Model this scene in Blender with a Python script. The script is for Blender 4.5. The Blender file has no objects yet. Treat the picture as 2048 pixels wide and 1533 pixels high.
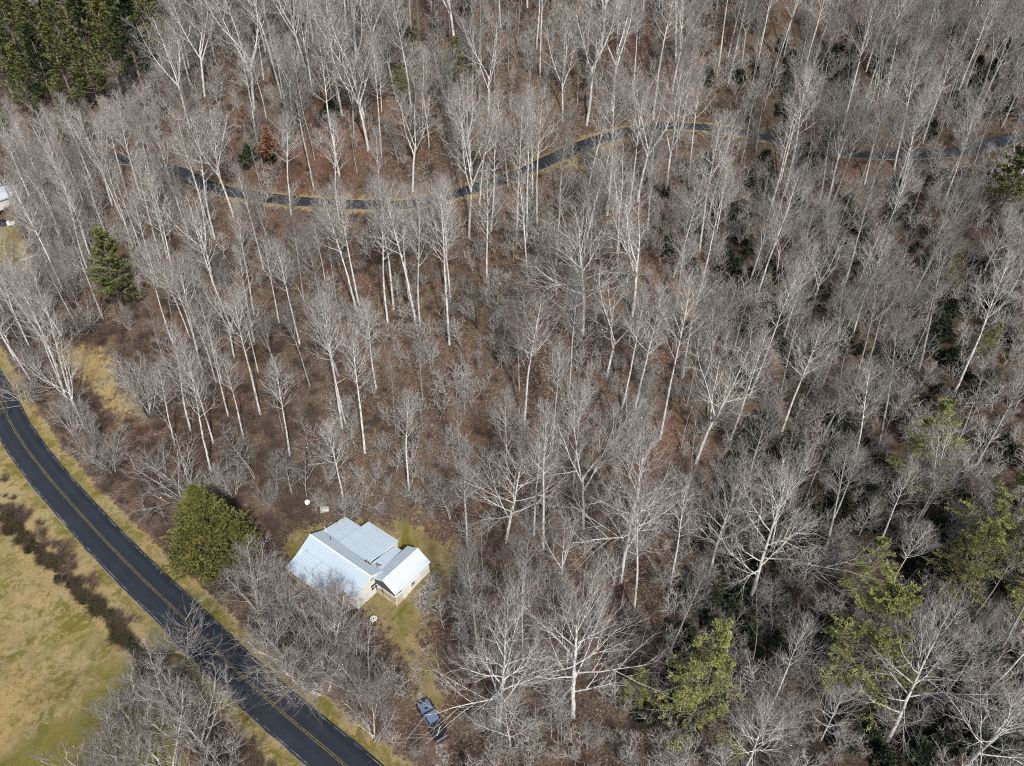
import bpy, bmesh, math, random
import numpy as np
from mathutils import Matrix, Vector
R = math.radians
sc = bpy.context.scene
C = sc.collection

# ------------------------------------------------------------------ camera
PITCH = R(36.0); CAMH = 88.0; FPX = 1419.0          # drone camera, 88 m above the valley floor
cd = bpy.data.cameras.new('camera'); cam = bpy.data.objects.new('camera', cd); C.objects.link(cam)
cam.location = (0, 0, CAMH); cam.rotation_euler = (math.pi/2 - PITCH, 0, 0)
cd.sensor_width = 36.0; cd.lens = FPX/2048*36.0; cd.clip_start = 1.0; cd.clip_end = 3000.0
sc.camera = cam
# ------------------------------------------------------------------ light
SUN_EL, SUN_AZ = R(43), R(160)                       # azimuth clockwise from +Y
w = bpy.data.worlds.new('World'); sc.world = w; w.use_nodes = True
nt = w.node_tree; nt.nodes.clear()
sky = nt.nodes.new('ShaderNodeTexSky'); sky.sky_type = 'NISHITA'; sky.sun_disc = False
sky.sun_elevation = SUN_EL; sky.sun_rotation = SUN_AZ; sky.dust_density = 3.0; sky.air_density = 1.0
bg = nt.nodes.new('ShaderNodeBackground'); bg.inputs[1].default_value = 0.12
wo = nt.nodes.new('ShaderNodeOutputWorld')
nt.links.new(sky.outputs[0], bg.inputs[0]); nt.links.new(bg.outputs[0], wo.inputs[0])
sl = bpy.data.lights.new('sun', 'SUN'); sl.energy = 3.7; sl.angle = R(2.5); sl.color = (1.0, 0.98, 0.95)
so = bpy.data.objects.new('sun', sl); C.objects.link(so)
sd = Vector((math.sin(SUN_AZ)*math.cos(SUN_EL), math.cos(SUN_AZ)*math.cos(SUN_EL), math.sin(SUN_EL)))
so.rotation_euler = sd.to_track_quat('Z', 'Y').to_euler(); so.location = (0, -50, 200)
sc.view_settings.view_transform = 'Standard'; sc.view_settings.look = 'None'
sc.view_settings.exposure = 0.25; sc.view_settings.gamma = 1.0
sc.render.engine = 'CYCLES'
sc.cycles.use_denoising = False
sc.cycles.filter_width = 1.1
sc.cycles.sample_clamp_indirect = 2.0; sc.cycles.caustics_reflective = False; sc.cycles.max_bounces = 5; sc.cycles.diffuse_bounces = 2; sc.cycles.glossy_bounces = 2
sc.cycles.transparent_max_bounces = 4

rng = np.random.default_rng(7)
# ------------------------------------------------------------------ geometry of the place
_f = np.array([0, math.cos(PITCH), -math.sin(PITCH)]); _u = np.array([0, math.sin(PITCH), math.cos(PITCH)])
def ray(x, y): return _f + np.array([1., 0, 0])*(x-1024)/FPX + _u*(766.5-y)/FPX
def at(x, y, z):
    d = ray(x, y); return np.array([0, 0, CAMH]) + d*((z-CAMH)/d[2])
def proj(p):
    v = np.asarray(p, float)-np.array([0, 0, CAMH]); dz = v@_f
    return 1024+FPX*v[..., 0]/dz, 766.5-FPX*(v@_u)/dz, dz
# survey points: photo pixel + estimated height above the valley floor
SURV = [(720,1533,0.6),(500,1533,-.3),(0,1533,-1),(0,1200,-.5),(300,1200,.5),(150,1000,2),(0,870,5),(0,740,7.5),(0,600,10),(0,430,15),(0,300,25),(60,560,12),
 (600,1300,1),(700,1130,2),(850,1150,2),(620,1040,2.2),(760,1010,3.5),(860,1440,1.2),(880,1300,2),(420,1150,1.5),(460,960,4),(300,870,4),(200,720,8),(420,820,8),
 (1000,1480,3),(1165,1430,4),(1000,1250,5),(1165,1060,10),(1010,1090,7),(900,1000,6.5),(730,905,8),(684,855,11),(521,829,9),(850,800,16),(1024,800,19),(1250,830,20),
 (775,645,24),(940,600,28),(1165,670,27),(560,620,22),(300,640,17),(424,476,29),(220,510,22),(940,470,35),(1075,455,37),(600,470,32),
 (840,407,38.5),(640,408,36.5),(400,368,35.5),(200,322,33),(0,312,28),(1036,352,42),(1162,290,46),(1299,253,48.5),(1435,257,49),(1606,296,45),(1793,312,44),(2032,272,46),
 (1330,480,39),(1500,480,35),(1800,500,34),(2048,500,36),(1500,700,26),(1750,700,25),(2048,750,27),(1550,900,17),(1400,925,17),(1750,900,18),(2000,1000,19),
 (1500,1210,8),(1240,1165,8.5),(1400,1150,8.5),(1700,1150,12),(1900,1200,14),(1400,1450,5),(1600,1450,9),(1776,1481,8),(2048,1400,12),(2048,1533,11),(1300,1533,3.5),
 (500,200,50),(800,200,53),(1100,150,58),(1400,120,58),(1800,120,57),(1024,0,68),(500,0,66),(1600,0,67),(2048,0,64),(250,150,44),(100,60,52),(0,160,42)]
XY = []; ZZ = []
for x, y, z in SURV:
    p = at(x, y, z); XY.append(p[:2]); ZZ.append(z)
for x, y, z in [(0,290,104),(200,290,112),(-200,330,84),(0,420,135),(250,420,140),(-350,420,110),(-350,200,28),(-250,100,4),(-200,40,0),(-100,0,-1),(0,0,1),(60,0,6),(140,10,10),(200,100,36),(230,200,62),(320,300,115),(-330,300,70),(-60,-80,0),(120,-80,6)]:
    XY.append((x, y)); ZZ.append(z)
XY = np.array(XY); ZZ = np.array(ZZ, float)
def _ker(a, b):
    return np.sqrt(((a[:, None, :]-b[None, :, :])**2).sum(-1)+14.0**2)
n_ = len(XY); A_ = np.zeros((n_+3, n_+3)); A_[:n_, :n_] = _ker(XY, XY) - np.eye(n_)*2.5
A_[:n_, n_:] = np.c_[np.ones(n_), XY/100]; A_[n_:, :n_] = A_[:n_, n_:].T
W_ = np.linalg.solve(A_, np.r_[ZZ, 0, 0, 0])
def base_z(P):
    P = np.atleast_2d(np.asarray(P, float)); out = np.empty(len(P))
    for i in range(0, len(P), 20000):
        q = P[i:i+20000]; out[i:i+20000] = _ker(q, XY)@W_[:n_] + np.c_[np.ones(len(q)), q/100]@W_[n_:]
    return out
def hit(x, y, fn=None):
    fn = fn or base_z
    d = ray(x, y); t = np.linspace(30, 600, 1200)
    P = np.array([0, 0, CAMH])+d[None]*t[:, None]
    g = fn(P[:, :2]) - P[:, 2]; k = np.where(g > 0)[0]
    k = k[0] if len(k) else len(t)-1
    if k == 0: return P[0]
    a = g[k-1]/(g[k-1]-g[k]+1e-9); return P[k-1]+(P[k]-P[k-1])*np.clip(a, 0, 1)
def catmull(P, per=12):
    P = np.asarray(P, float); out = []
    Q = np.vstack([2*P[0]-P[1], P, 2*P[-1]-P[-2]])
    for i in range(1, len(Q)-2):
        for t in np.linspace(0, 1, per, endpoint=False):
            a, b, c, d = Q[i-1], Q[i], Q[i+1], Q[i+2]
            out.append(.5*((2*b)+(-a+c)*t+(2*a-5*b+4*c-d)*t*t+(-a+3*b-3*c+d)*t**3))
    out.append(P[-1]); return np.array(out)
def resample(P, step):
    s = np.r_[0, np.cumsum(np.linalg.norm(np.diff(P[:, :2], axis=0), axis=1))]
    t = np.arange(0, s[-1], step); return np.c_[[np.interp(t, s, P[:, k]) for k in range(P.shape[1])]].T
def smooth(z, k):
    w = np.hanning(2*k+1); w /= w.sum(); return np.convolve(np.pad(z, k, mode='edge'), w, 'valid')
def road_line(px, step, sm):
    P = np.array([hit(x, y) for x, y in px]); P = resample(catmull(P), step)
    P[:, 0] = smooth(P[:, 0], 4); P[:, 1] = smooth(P[:, 1], 4); P[:, 2] = smooth(base_z(P[:, :2]), sm); return P
VALLEY = road_line([(-120,560),(-60,690),(0,804),(34,869),(85,940),(144,1009),(219,1091),(297,1170),(342,1212),(444,1314),(547,1410),(684,1526),(860,1680)], 1.0, 12)
UPPER = road_line([(-150,305),(0,312),(150,318),(280,326),(362,345),(410,373),(513,393),(649,407),(770,411),(841,407),(940,379),(1036,350),(1128,306),(1214,274),(1299,254),(1350,251),(1435,257),(1520,273),(1606,296),(1691,308),(1793,312),(1895,307),(1964,296),(2040,272),(2160,266),(2300,262)], 1.0, 10)
DRIVE = resample(catmull(np.array([hit(x, y) for x, y in [(875,1560),(885,1500),(862,1440),(842,1385),(838,1330),(850,1280),(848,1230),(858,1190),(868,1150)]])), 1.0)
WV, WU = 2.9, 2.25
def near(P, L):
    P = np.atleast_2d(P); d = np.full(len(P), 1e9); idx = np.zeros(len(P), int)
    for i in range(0, len(P), 20000):
        q = P[i:i+20000]; D = ((q[:, None, 0]-L[None, :, 0])**2+(q[:, None, 1]-L[None, :, 1])**2)
        k = D.argmin(1); idx[i:i+20000] = k; d[i:i+20000] = np.sqrt(D[np.arange(len(q)), k])
    return d, idx
def sstep(a, b, x):
    t = np.clip((x-a)/(b-a), 0, 1); return t*t*(3-2*t)
HU = np.array([.8, -.6]); HV = np.array([.6, .8]); HO = np.array([-20.2, 65.43])       # house axes and origin
def wav(P, s, seed):                                                                    # cheap smooth noise
    r = np.random.default_rng(seed); o = np.zeros(len(P))
    for k in range(7):
        a = r.uniform(0, 6.28); f = (2*math.pi/s)*r.uniform(.6, 1.7)
        o += np.sin((P[:, 0]*math.cos(a)+P[:, 1]*math.sin(a))*f+r.uniform(0, 6.28))
    return o/7
def ground_z(P):
    P = np.atleast_2d(np.asarray(P, float)); z = base_z(P)
    z0 = z.copy()
    rough = sstep(6, 14, near(P, VALLEY)[0])
    z = z + rough*(wav(P, 14, 3)*.9+wav(P, 5, 4)*.35+wav(P, 2.6, 5)*.12)
    dH = P-HO-(-4*HU+2*HV); du = np.abs(dH@HU); dv = np.abs(dH@HV)
    k = 1-sstep(0, 5, np.maximum(du-9.5, dv-7)); z = z*(1-k)+2.0*k
    for L, wd, fl in ((VALLEY, WV, 5.0), (UPPER, WU, 4.2), (DRIVE, 1.2, 3.0)):
        d, i = near(P, L); k = 1-sstep(wd+.8, wd+fl, d)
        z = z*(1-k)+(L[i, 2]-.10)*k
    return z
for L_ in (DRIVE,): L_[:, 2] = smooth(L_[:, 2], 6)
def gz(x, y): return float(ground_z([[x, y]])[0])
def gz_fast(P):
    P = np.atleast_2d(P); fx = np.clip((P[:, 0]-X0)/ST, 0, nx-1.001); fy = np.clip((P[:, 1]-Y0)/ST, 0, ny-1.001)
    i, j = fx.astype(int), fy.astype(int); a, b = fx-i, fy-j; Zg = GZ.reshape(ny, nx)
    return Zg[j, i]*(1-a)*(1-b)+Zg[j, i+1]*a*(1-b)+Zg[j+1, i]*(1-a)*b+Zg[j+1, i+1]*a*b
def hitg(x, y): return hit(x, y, gz_fast)

# ------------------------------------------------------------------ materials
def mat(name, col=(.5, .5, .5), rough=.8, metal=0.0, spec=.3):
    m = bpy.data.materials.new(name); m.use_nodes = True; b = m.node_tree.nodes['Principled BSDF']
    b.inputs['Base Color'].default_value = (*col, 1); b.inputs['Roughness'].default_value = rough
    b.inputs['Metallic'].default_value = metal; b.inputs['Specular IOR Level'].default_value = spec
    return m
class NB:
    def __init__(s, m): s.t = m.node_tree; s.b = s.t.nodes['Principled BSDF']
    def n(s, kind, **kw):
        x = s.t.nodes.new(kind)
        for k, v in kw.items(): setattr(x, k, v)
        return x
    def l(s, a, b): s.t.links.new(a, b)
    def noise(s, scale, detail=4, rough=.6, vec=None, dist=0):
        x = s.n('ShaderNodeTexNoise'); x.inputs['Scale'].default_value = scale; x.inputs['Detail'].default_value = detail
        x.inputs['Roughness'].default_value = rough; x.inputs['Distortion'].default_value = dist
        if vec is not None: s.l(vec, x.inputs['Vector'])
        return x.outputs['Fac']
    def ramp(s, f, stops):
        x = s.n('ShaderNodeValToRGB'); e = x.color_ramp.elements
        while len(e) < len(stops): e.new(.5)
        for k, (p, c) in enumerate(stops): e[k].position = p; e[k].color = (*c, 1) if len(c) == 3 else c
        s.l(f, x.inputs[0]); return x.outputs[0]
    def mix(s, f, a, b, mode='MIX'):
        x = s.n('ShaderNodeMix', data_type='RGBA', blend_type=mode)
        for v, i in ((f, x.inputs[0]), (a, x.inputs[6]), (b, x.inputs[7])):
            if isinstance(v, (int, float)): i.default_value = v
            elif isinstance(v, tuple): i.default_value = (*v, 1)
            else: s.l(v, i)
        return x.outputs[2]
    def math(s, op, a, b=None):
        x = s.n('ShaderNodeMath', operation=op)
        for v, i in ((a, x.inputs[0]), (b, x.inputs[1])):
            if v is None: continue
            if isinstance(v, (int, float)): i.default_value = v
            else: s.l(v, i)
        return x.outputs[0]
    def mapr(s, f, a, b, c=0., d=1.):
        x = s.n('ShaderNodeMapRange'); s.l(f, x.inputs[0])
        for i, v in zip((1, 2, 3, 4), (a, b, c, d)): x.inputs[i].default_value = v
        return x.outputs[0]
    def bump(s, h, strength=.5, dist=.1):
        x = s.n('ShaderNodeBump'); x.inputs['Strength'].default_value = strength; x.inputs['Distance'].default_value = dist
        s.l(h, x.inputs['Height']); s.l(x.outputs[0], s.b.inputs['Normal'])
    def obj(s): return s.n('ShaderNodeTexCoord').outputs['Object']
    def base(s, c): s.l(c, s.b.inputs['Base Color'])

def ground_material():
    m = mat('ground', rough=1.0, spec=.05); n = NB(m)
    v = n.obj()
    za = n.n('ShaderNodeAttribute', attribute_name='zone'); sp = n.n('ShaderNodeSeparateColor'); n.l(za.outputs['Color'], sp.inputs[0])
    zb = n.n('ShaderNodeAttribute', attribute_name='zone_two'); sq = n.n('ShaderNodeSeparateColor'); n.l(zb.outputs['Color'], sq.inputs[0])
    fine = n.noise(5.5, 3, .8, v); mid = n.noise(1.3, 5, .75, v); big = n.noise(.13, 4, .6, v); huge = n.noise(.035, 3, .5, v)
    vo = n.n('ShaderNodeTexVoronoi'); vo.inputs['Scale'].default_value = 5.5; n.l(v, vo.inputs['Vector'])
    sv = n.n('ShaderNodeSeparateColor'); n.l(vo.outputs['Color'], sv.inputs[0])
    leaf = n.ramp(sv.outputs[0], [(0, (.030, .018, .013)), (.35, (.090, .062, .048)), (.65, (.155, .110, .087)), (.88, (.24, .18, .145)), (1, (.42, .345, .29))])
    litter = n.mix(n.mapr(mid, .35, .65, 0, .6), leaf, (.065, .045, .034))
    litter = n.mix(n.mapr(big, .42, .64), litter, n.mix(.5, litter, (.19, .105, .072)))
    litter = n.mix(n.mapr(n.noise(.075, 5, .65, v, .6), .46, .66, 0, .55), litter, n.mix(sv.outputs[1], (.10, .075, .058), (.30, .235, .18)))
    litter = n.mix(n.mapr(huge, .5, .7, 0, .35), litter, (.085, .075, .032))
    litter = n.mix(n.math('MULTIPLY', sq.outputs[0], n.mapr(mid, .38, .6, .15, .75)), litter, n.mix(sv.outputs[1], (.32, .15, .095), (.12, .055, .035)))   # red leaves
    litter = n.mix(sq.outputs[1], litter, n.mix(sv.outputs[1], (.012, .012, .008), (.05, .04, .03)))                            # darker ground in the ravine and in patches over the right slope
    straw = n.ramp(fine, [(.2, (.19, .145, .068)), (.5, (.40, .32, .16)), (.8, (.66, .56, .33))])
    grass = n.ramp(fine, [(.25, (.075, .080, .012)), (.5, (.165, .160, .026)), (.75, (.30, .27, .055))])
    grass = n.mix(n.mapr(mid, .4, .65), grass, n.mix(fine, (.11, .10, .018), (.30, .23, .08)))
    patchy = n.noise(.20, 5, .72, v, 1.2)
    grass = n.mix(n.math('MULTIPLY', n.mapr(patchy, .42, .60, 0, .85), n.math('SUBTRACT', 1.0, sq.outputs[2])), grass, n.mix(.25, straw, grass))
    straw = n.mix(n.math('MULTIPLY', n.mapr(big, .40, .6), .55), straw, n.mix(fine, (.24, .15, .05), (.62, .42, .16)))
    gravel = n.ramp(sv.outputs[2], [(0, (.12, .10, .08)), (.5, (.27, .24, .20)), (1, (.5, .47, .42))])
    patchy2 = n.noise(.45, 4, .7, v, .8)
    jit = n.math('MULTIPLY', n.math('ADD', n.math('SUBTRACT', mid, .5), n.math('MULTIPLY', n.math('SUBTRACT', patchy2, .5), .9)), 1.3)
    def msk(o): return n.mapr(n.math('ADD', o, jit), .38, .62)
    c = n.mix(msk(sp.outputs[1]), litter, straw)
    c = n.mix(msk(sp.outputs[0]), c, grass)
    c = n.mix(msk(sp.outputs[2]), c, gravel)
    c = n.mix(n.mapr(fine, .3, .7, .0, .5), c, (.02, .015, .01), 'MIX')
    n.base(c); h = n.math('ADD', n.math('MULTIPLY', sv.outputs[0], .7), n.math('MULTIPLY', fine, .8)); n.bump(h, .9, .12)
    return m
def bark_material(name, pale, tip, dark, spread=.35):
    m = mat(name, rough=.9, spec=.1); n = NB(m); v = n.obj()
    g = n.n('ShaderNodeAttribute', attribute_name='gen').outputs['Fac']
    oi = n.n('ShaderNodeObjectInfo'); rnd = oi.outputs['Random']
    mp = n.n('ShaderNodeMapping'); mp.inputs['Scale'].default_value = (3, 3, .7); n.l(v, mp.inputs[0])
    ns = n.noise(1.4, 5, .7, mp.outputs[0])
    c = n.mix(n.mapr(ns, .42, .62), pale, tuple(x*.5 for x in pale))
    c = n.mix(n.mapr(ns, .55, .64), c, dark)
    c = n.mix(n.mapr(g, .68, 1.0), c, tip)
    c = n.mix(n.mapr(rnd, 0, 1, 0, spread), c, n.mix(.6, c, dark))
    n.base(c); return m
M = {}
M['ground'] = ground_material()
M['bark'] = bark_material('pale_bark', (.72, .71, .67), (.215, .18, .16), (.12, .11, .10), .4)
M['bark_grey'] = bark_material('grey_bark', (.38, .375, .35), (.155, .135, .122), (.08, .075, .068))
M['bark_dark'] = bark_material('dark_bark', (.10, .085, .07), (.14, .11, .09), (.035, .03, .025))
M['bark_shrub'] = bark_material('shrub_bark', (.56, .54, .50), (.25, .21, .185), (.13, .11, .10), .6)
M['bark_bramble'] = bark_material('bramble_bark', (.16, .12, .095), (.19, .135, .11), (.06, .045, .035), .6)
M['bark_hedge'] = bark_material('hedge_twigs', (.085, .07, .045), (.12, .10, .055), (.045, .037, .025), .5)
M['bark_pine'] = bark_material('conifer_bark', (.24, .20, .165), (.30, .27, .23), (.07, .05, .04))
def leaf_material(name, a, b, c_):
    m = mat(name, rough=.75, spec=.2); n = NB(m); v = n.obj()
    g = n.n('ShaderNodeAttribute', attribute_name='gen').outputs['Fac']
    f = n.noise(.8, 4, .7, v)
    c = n.mix(n.mapr(g, 0, 1), a, b); c = n.mix(n.mapr(f, .45, .7), c, c_); n.base(c)
    return m
M['pine'] = leaf_material('pine_needles', (.055, .074, .030), (.135, .155, .052), (.21, .225, .07))
M['darkpine'] = leaf_material('dark_needles', (.014, .026, .012), (.04, .06, .024), (.055, .08, .028))
M['hemlock'] = leaf_material('hemlock_needles', (.095, .108, .036), (.22, .235, .075), (.35, .35, .115))
M['cedar'] = leaf_material('cedar_needles', (.040, .046, .014), (.125, .125, .034), (.20, .18, .05))
M['rhodo'] = leaf_material('evergreen_leaves', (.018, .024, .014), (.045, .058, .030), (.075, .08, .045))
M['beech'] = leaf_material('dry_leaves', (.13, .07, .045), (.23, .12, .075), (.31, .18, .115))

# ------------------------------------------------------------------ mesh helpers
def mesh_np(name, V, F, gen=None, smooth=False, mats=None):
    me = bpy.data.meshes.new(name); k = F.shape[1]
    me.vertices.add(len(V)); me.vertices.foreach_set('co', np.ascontiguousarray(V, np.float32).ravel())
    me.loops.add(F.size); me.loops.foreach_set('vertex_index', np.ascontiguousarray(F, np.int32).ravel())
    me.polygons.add(len(F)); me.polygons.foreach_set('loop_start', np.arange(0, F.size, k, dtype=np.int32))
    if smooth: me.polygons.foreach_set('use_smooth', np.ones(len(F), bool))
    if gen is not None:
        a = me.attributes.new('gen', 'FLOAT', 'POINT'); a.data.foreach_set('value', np.ascontiguousarray(gen, np.float32))
    me.update(calc_edges=True)
    for m in (mats or []): me.materials.append(m)
    return me
def tubes(parts):
    """parts: list of (pts[N,n,3], rad[N,n], sides, gen0, gen1)"""
    VV, FF, GG = [], [], []; off = 0
    for pts, rad, s, g0, g1 in parts:
        N, n, _ = pts.shape
        if N == 0: continue
        T = np.gradient(pts, axis=1); T /= np.linalg.norm(T, axis=2, keepdims=True)+1e-9
        ref = np.where(np.abs(T[:, :1, 2:3]) > .85, np.array([1., 0, 0]), np.array([0, 0, 1.]))
        U = np.cross(T, np.broadcast_to(ref, T.shape)); U /= np.linalg.norm(U, axis=2, keepdims=True)+1e-9
        W = np.cross(T, U); a = np.arange(s)*2*math.pi/s
        ring = pts[:, :, None, :]+rad[:, :, None, None]*(np.cos(a)[None, None, :, None]*U[:, :, None, :]+np.sin(a)[None, None, :, None]*W[:, :, None, :])
        VV.append(ring.reshape(-1, 3))
        i = np.arange(N)[:, None, None]*n*s+np.arange(n-1)[None, :, None]*s; j = np.arange(s)[None, None, :]
        q = np.stack([i+j, i+(j+1) % s, i+s+(j+1) % s, i+s+j], -1)
        FF.append(q.reshape(-1, 4)+off)
        g = np.linspace(g0, g1, n)[None, :, None]*np.ones((N, 1, s)); GG.append(g.ravel()); off += N*n*s
    return np.vstack(VV), np.vstack(FF), np.concatenate(GG)
def grow(r, P0, D, L, rad, n, wander, up, taper=.75):
    P = P0.copy(); D = D.copy(); pts = [P.copy()]
    for i in range(n):
        D = D+r.normal(0, wander, D.shape)+np.array([0, 0, up]); D /= np.linalg.norm(D, axis=1, keepdims=True)
        P = P+D*(L/n)[:, None]; pts.append(P.copy())
    pts = np.stack(pts, 1); t = np.linspace(0, 1, n+1)[None]
    return pts, rad[:, None]*(1-taper*t)
def kids(r, pts, rad, L, m, t0, t1, ang, lr, prof=None, rr=.6, jit=.3, flat=0.0):
    N, n, _ = pts.shape; j = np.tile(np.arange(m), N); p = np.repeat(np.arange(N), m)
    t = t0+(t1-t0)*(j+r.uniform(0, 1, N*m))/m
    x = t*(n-1); i = np.minimum(x.astype(int), n-2); f = (x-i)[:, None]
    P = pts[p, i]*(1-f)+pts[p, i+1]*f; T = pts[p, i+1]-pts[p, i]; T /= np.linalg.norm(T, axis=1, keepdims=True)+1e-9
    ref = np.where(np.abs(T[:, 2:3]) > .9, np.array([1., 0, 0]), np.array([0, 0, 1.]))
    U = np.cross(T, ref); U /= np.linalg.norm(U, axis=1, keepdims=True)+1e-9; W = np.cross(T, U)
    az = j*2.399+np.repeat(r.uniform(0, 6.28, N), m)+r.normal(0, .4, N*m)
    an = (ang(t) if callable(ang) else ang)+r.normal(0, jit*.35, N*m)
    D = np.cos(an)[:, None]*T+np.sin(an)[:, None]*(np.cos(az)[:, None]*U+np.sin(az)[:, None]*W*(1-flat))
    D /= np.linalg.norm(D, axis=1, keepdims=True)
    LL = L[p]*lr*(prof(t) if prof else 1)*r.uniform(1-jit, 1+jit, N*m)
    ra = rad[p, i]*rr
    return P, D, LL, ra, t
def bare_tree(seed, h=26., kind='tall'):
    """returns trunk and crown (V, F, gen)"""
    r = np.random.default_rng(seed); one = lambda *a: np.array([a], float)
    tr, cr = [], []
    if kind == 'tall':
        pt, ra = grow(r, one(0, 0, -.6), one(r.normal(0, .02), r.normal(0, .02), 1), np.array([h]), np.array([.0072*h+.05]), 14, .022, .02, .82)
        tr.append((pt, ra, 7, 0, .1)); L0 = np.array([h])
        c0 = r.uniform(.42, .58)
        a = kids(r, pt, ra, L0, 24, c0, .985, lambda t: .95-.55*(t-c0)/(1-c0), .20, lambda t: np.clip(1.15-.75*(t-c0)/(1-c0), .3, 1.2)*np.clip((t-c0)*9+.5, 0, 1), .5, .3)
        up1, ns = .10, (5, 4, 2)
    elif kind == 'fork':
        pt, ra = grow(r, one(0, 0, -.6), one(r.normal(0, .04), r.normal(0, .04), 1), np.array([h*.45]), np.array([.009*h+.06]), 8, .03, .02, .35)
        tr.append((pt, ra, 7, 0, .1))
        P, D, L, q, t = kids(r, pt, ra, np.array([h]), 4, .72, 1.0, .42, .52, None, .78, .15)
        p1, r1 = grow(r, P, D, L, q, 10, .06, .06, .8); tr.append((p1, r1, 6, .1, .25))
        a = kids(r, p1, r1, L*.42, 9, .22, .98, .75, .85, lambda t: 1.15-.6*t, .5, .3)
        up1, ns = .05, (5, 4, 2)
    elif kind == 'wide':
        pt, ra = grow(r, one(0, 0, -.6), one(r.normal(0, .05), r.normal(0, .05), 1), np.array([h*.85]), np.array([.010*h+.07]), 12, .04, .02, .75)
        tr.append((pt, ra, 7, 0, .1)); c0 = .30
        a = kids(r, pt, ra, np.array([h]), 22, c0, .99, lambda t: 1.35-.9*(t-c0)/(1-c0), .42, lambda t: np.clip(1.05-.6*(t-c0)/(1-c0), .3, 1.2)*r.uniform(.6, 1.1, t.shape), .52, .25)
        up1, ns = .05, (7, 4, 2)
    elif kind == 'small':
        ns_ = r.integers(1, 3)
        P0 = np.zeros((ns_, 3)); P0[:, 2] = -.4; D0 = r.normal(0, .12, (ns_, 3)); D0[:, 2] = 1
        pt, ra = grow(r, P0, D0, np.full(ns_, h), np.full(ns_, .0065*h+.035), 12, .07, .04, .85)
        tr.append((pt, ra, 5, 0, .2))
        a = kids(r, pt, ra, np.full(ns_, h), 16, .2, .98, 1.0, .30, lambda t: 1.15-.7*t, .5, .35)
        up1, ns = .05, (4, 3, 2)
    elif kind == 'pole':
        pt, ra = grow(r, one(0, 0, -.6), one(r.normal(0, .03), r.normal(0, .03), 1), np.array([h]), np.array([.004*h+.035]), 10, .03, .02, .85)
        tr.append((pt, ra, 5, 0, .2)); 
        a = kids(r, pt, ra, np.array([h]), 14, .45, .98, .7, .14, lambda t: 1.2-.8*t, .5, .4)
        up1, ns = .08, (4, 3, 2)
    elif kind == 'sap':
        ns_ = 3; P0 = r.normal(0, .25, (ns_, 3)); P0[:, 2] = -.2; D0 = r.normal(0, .16, (ns_, 3)); D0[:, 2] = 1
        pt, ra = grow(r, P0, D0, np.full(ns_, h)*r.uniform(.5, 1, ns_), np.full(ns_, .035), 9, .09, .04, .7)
        tr.append((pt, ra, 4, 0, .4))
        a = kids(r, pt, ra, np.full(ns_, h), 9, .25, .98, .8, .26, lambda t: 1.15-.6*t, .5, .35)
        up1, ns = .06, (3, 2, 1)
    elif kind == 'mound':
        k = 7; P0 = r.normal(0, .35, (k, 3)); P0[:, 2] = -.3; D0 = r.normal(0, .42, (k, 3)); D0[:, 2] = .8; D0 /= np.linalg.norm(D0, axis=1, keepdims=True)
        pt, ra = grow(r, P0, D0, np.full(k, h*.95)*r.uniform(.75, 1.1, k), np.full(k, .012*h+.02), 9, .07, .01, .8)
        tr.append((pt, ra, 5, 0, .3))
        a = kids(r, pt, ra, np.full(k, h), 9, .25, .98, .75, .36, lambda t: 1.15-.75*t, .5, .3)
        up1, ns = .03, (5, 4, 2)
    P, D, L, q, t = a
    p1, r1 = grow(r, P, D, L, np.clip(q, .034, .2), 6, .09, up1, .8); cr.append((p1, r1, 4, .25, .5))
    P, D, L, q, t = kids(r, p1, r1, L, ns[0], .2, .98, .62, .56, lambda t: 1.2-.6*t, .6)
    p2, r2 = grow(r, P, D, L, np.clip(q, .021, .1), 4, .07, up1*1.3, .75); cr.append((p2, r2, 3, .45, .7))
    P, D, L, q, t = kids(r, p2, r2, L, ns[1], .15, 1., .55, .62, None, .6)
    p3, r3 = grow(r, P, D, L, np.clip(q, .0135, .03), 3, .09, up1*1.3, .6); cr.append((p3, r3, 3, .65, .9))
    P, D, L, q, t = kids(r, p3, r3, L, ns[2], .2, 1., .5, .8, None, .7)
    p4, r4 = grow(r, P, D, np.maximum(L, .3), np.clip(q, .0085, .012), 2, .08, up1, .5); cr.append((p4, r4, 3, .85, 1.0))
    top = max(p4[..., 2].max(), 1.0)
    return tubes(tr), tubes(cr), top
def shrub(seed, h, k=26, spread=.55, twig=.010):
    r = np.random.default_rng(seed); k = int(k*.7); P0 = r.normal(0, .12*h, (k, 3)); P0[:, 2] = -.1
    D0 = r.normal(0, spread, (k, 3)); D0[:, 2] = 1; D0 /= np.linalg.norm(D0, axis=1, keepdims=True)
    L = h*r.uniform(.55, 1.05, k)
    p, ra = grow(r, P0, D0, L, np.full(k, .010+.006*h), 6, .10, -.02, .7)
    P, D, L2, q, t = kids(r, p, ra, L, 8, .25, .98, .7, .42, lambda t: 1.2-.6*t, .6)
    p2, r2 = grow(r, P, D, L2, np.clip(q, twig, .05), 4, .13, .02, .6)
    P, D, L3, q, t = kids(r, p2, r2, L2, 6, .1, 1, .7, .55, None, .7)
    p3, r3 = grow(r, P, D, np.maximum(L3, .15), np.clip(q, twig*.8, .02), 2, .15, .02, .5)
    return tubes([(p, ra, 4, .1, .5)]), tubes([(p2, r2, 3, .5, .8), (p3, r3, 3, .8, 1)])
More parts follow.
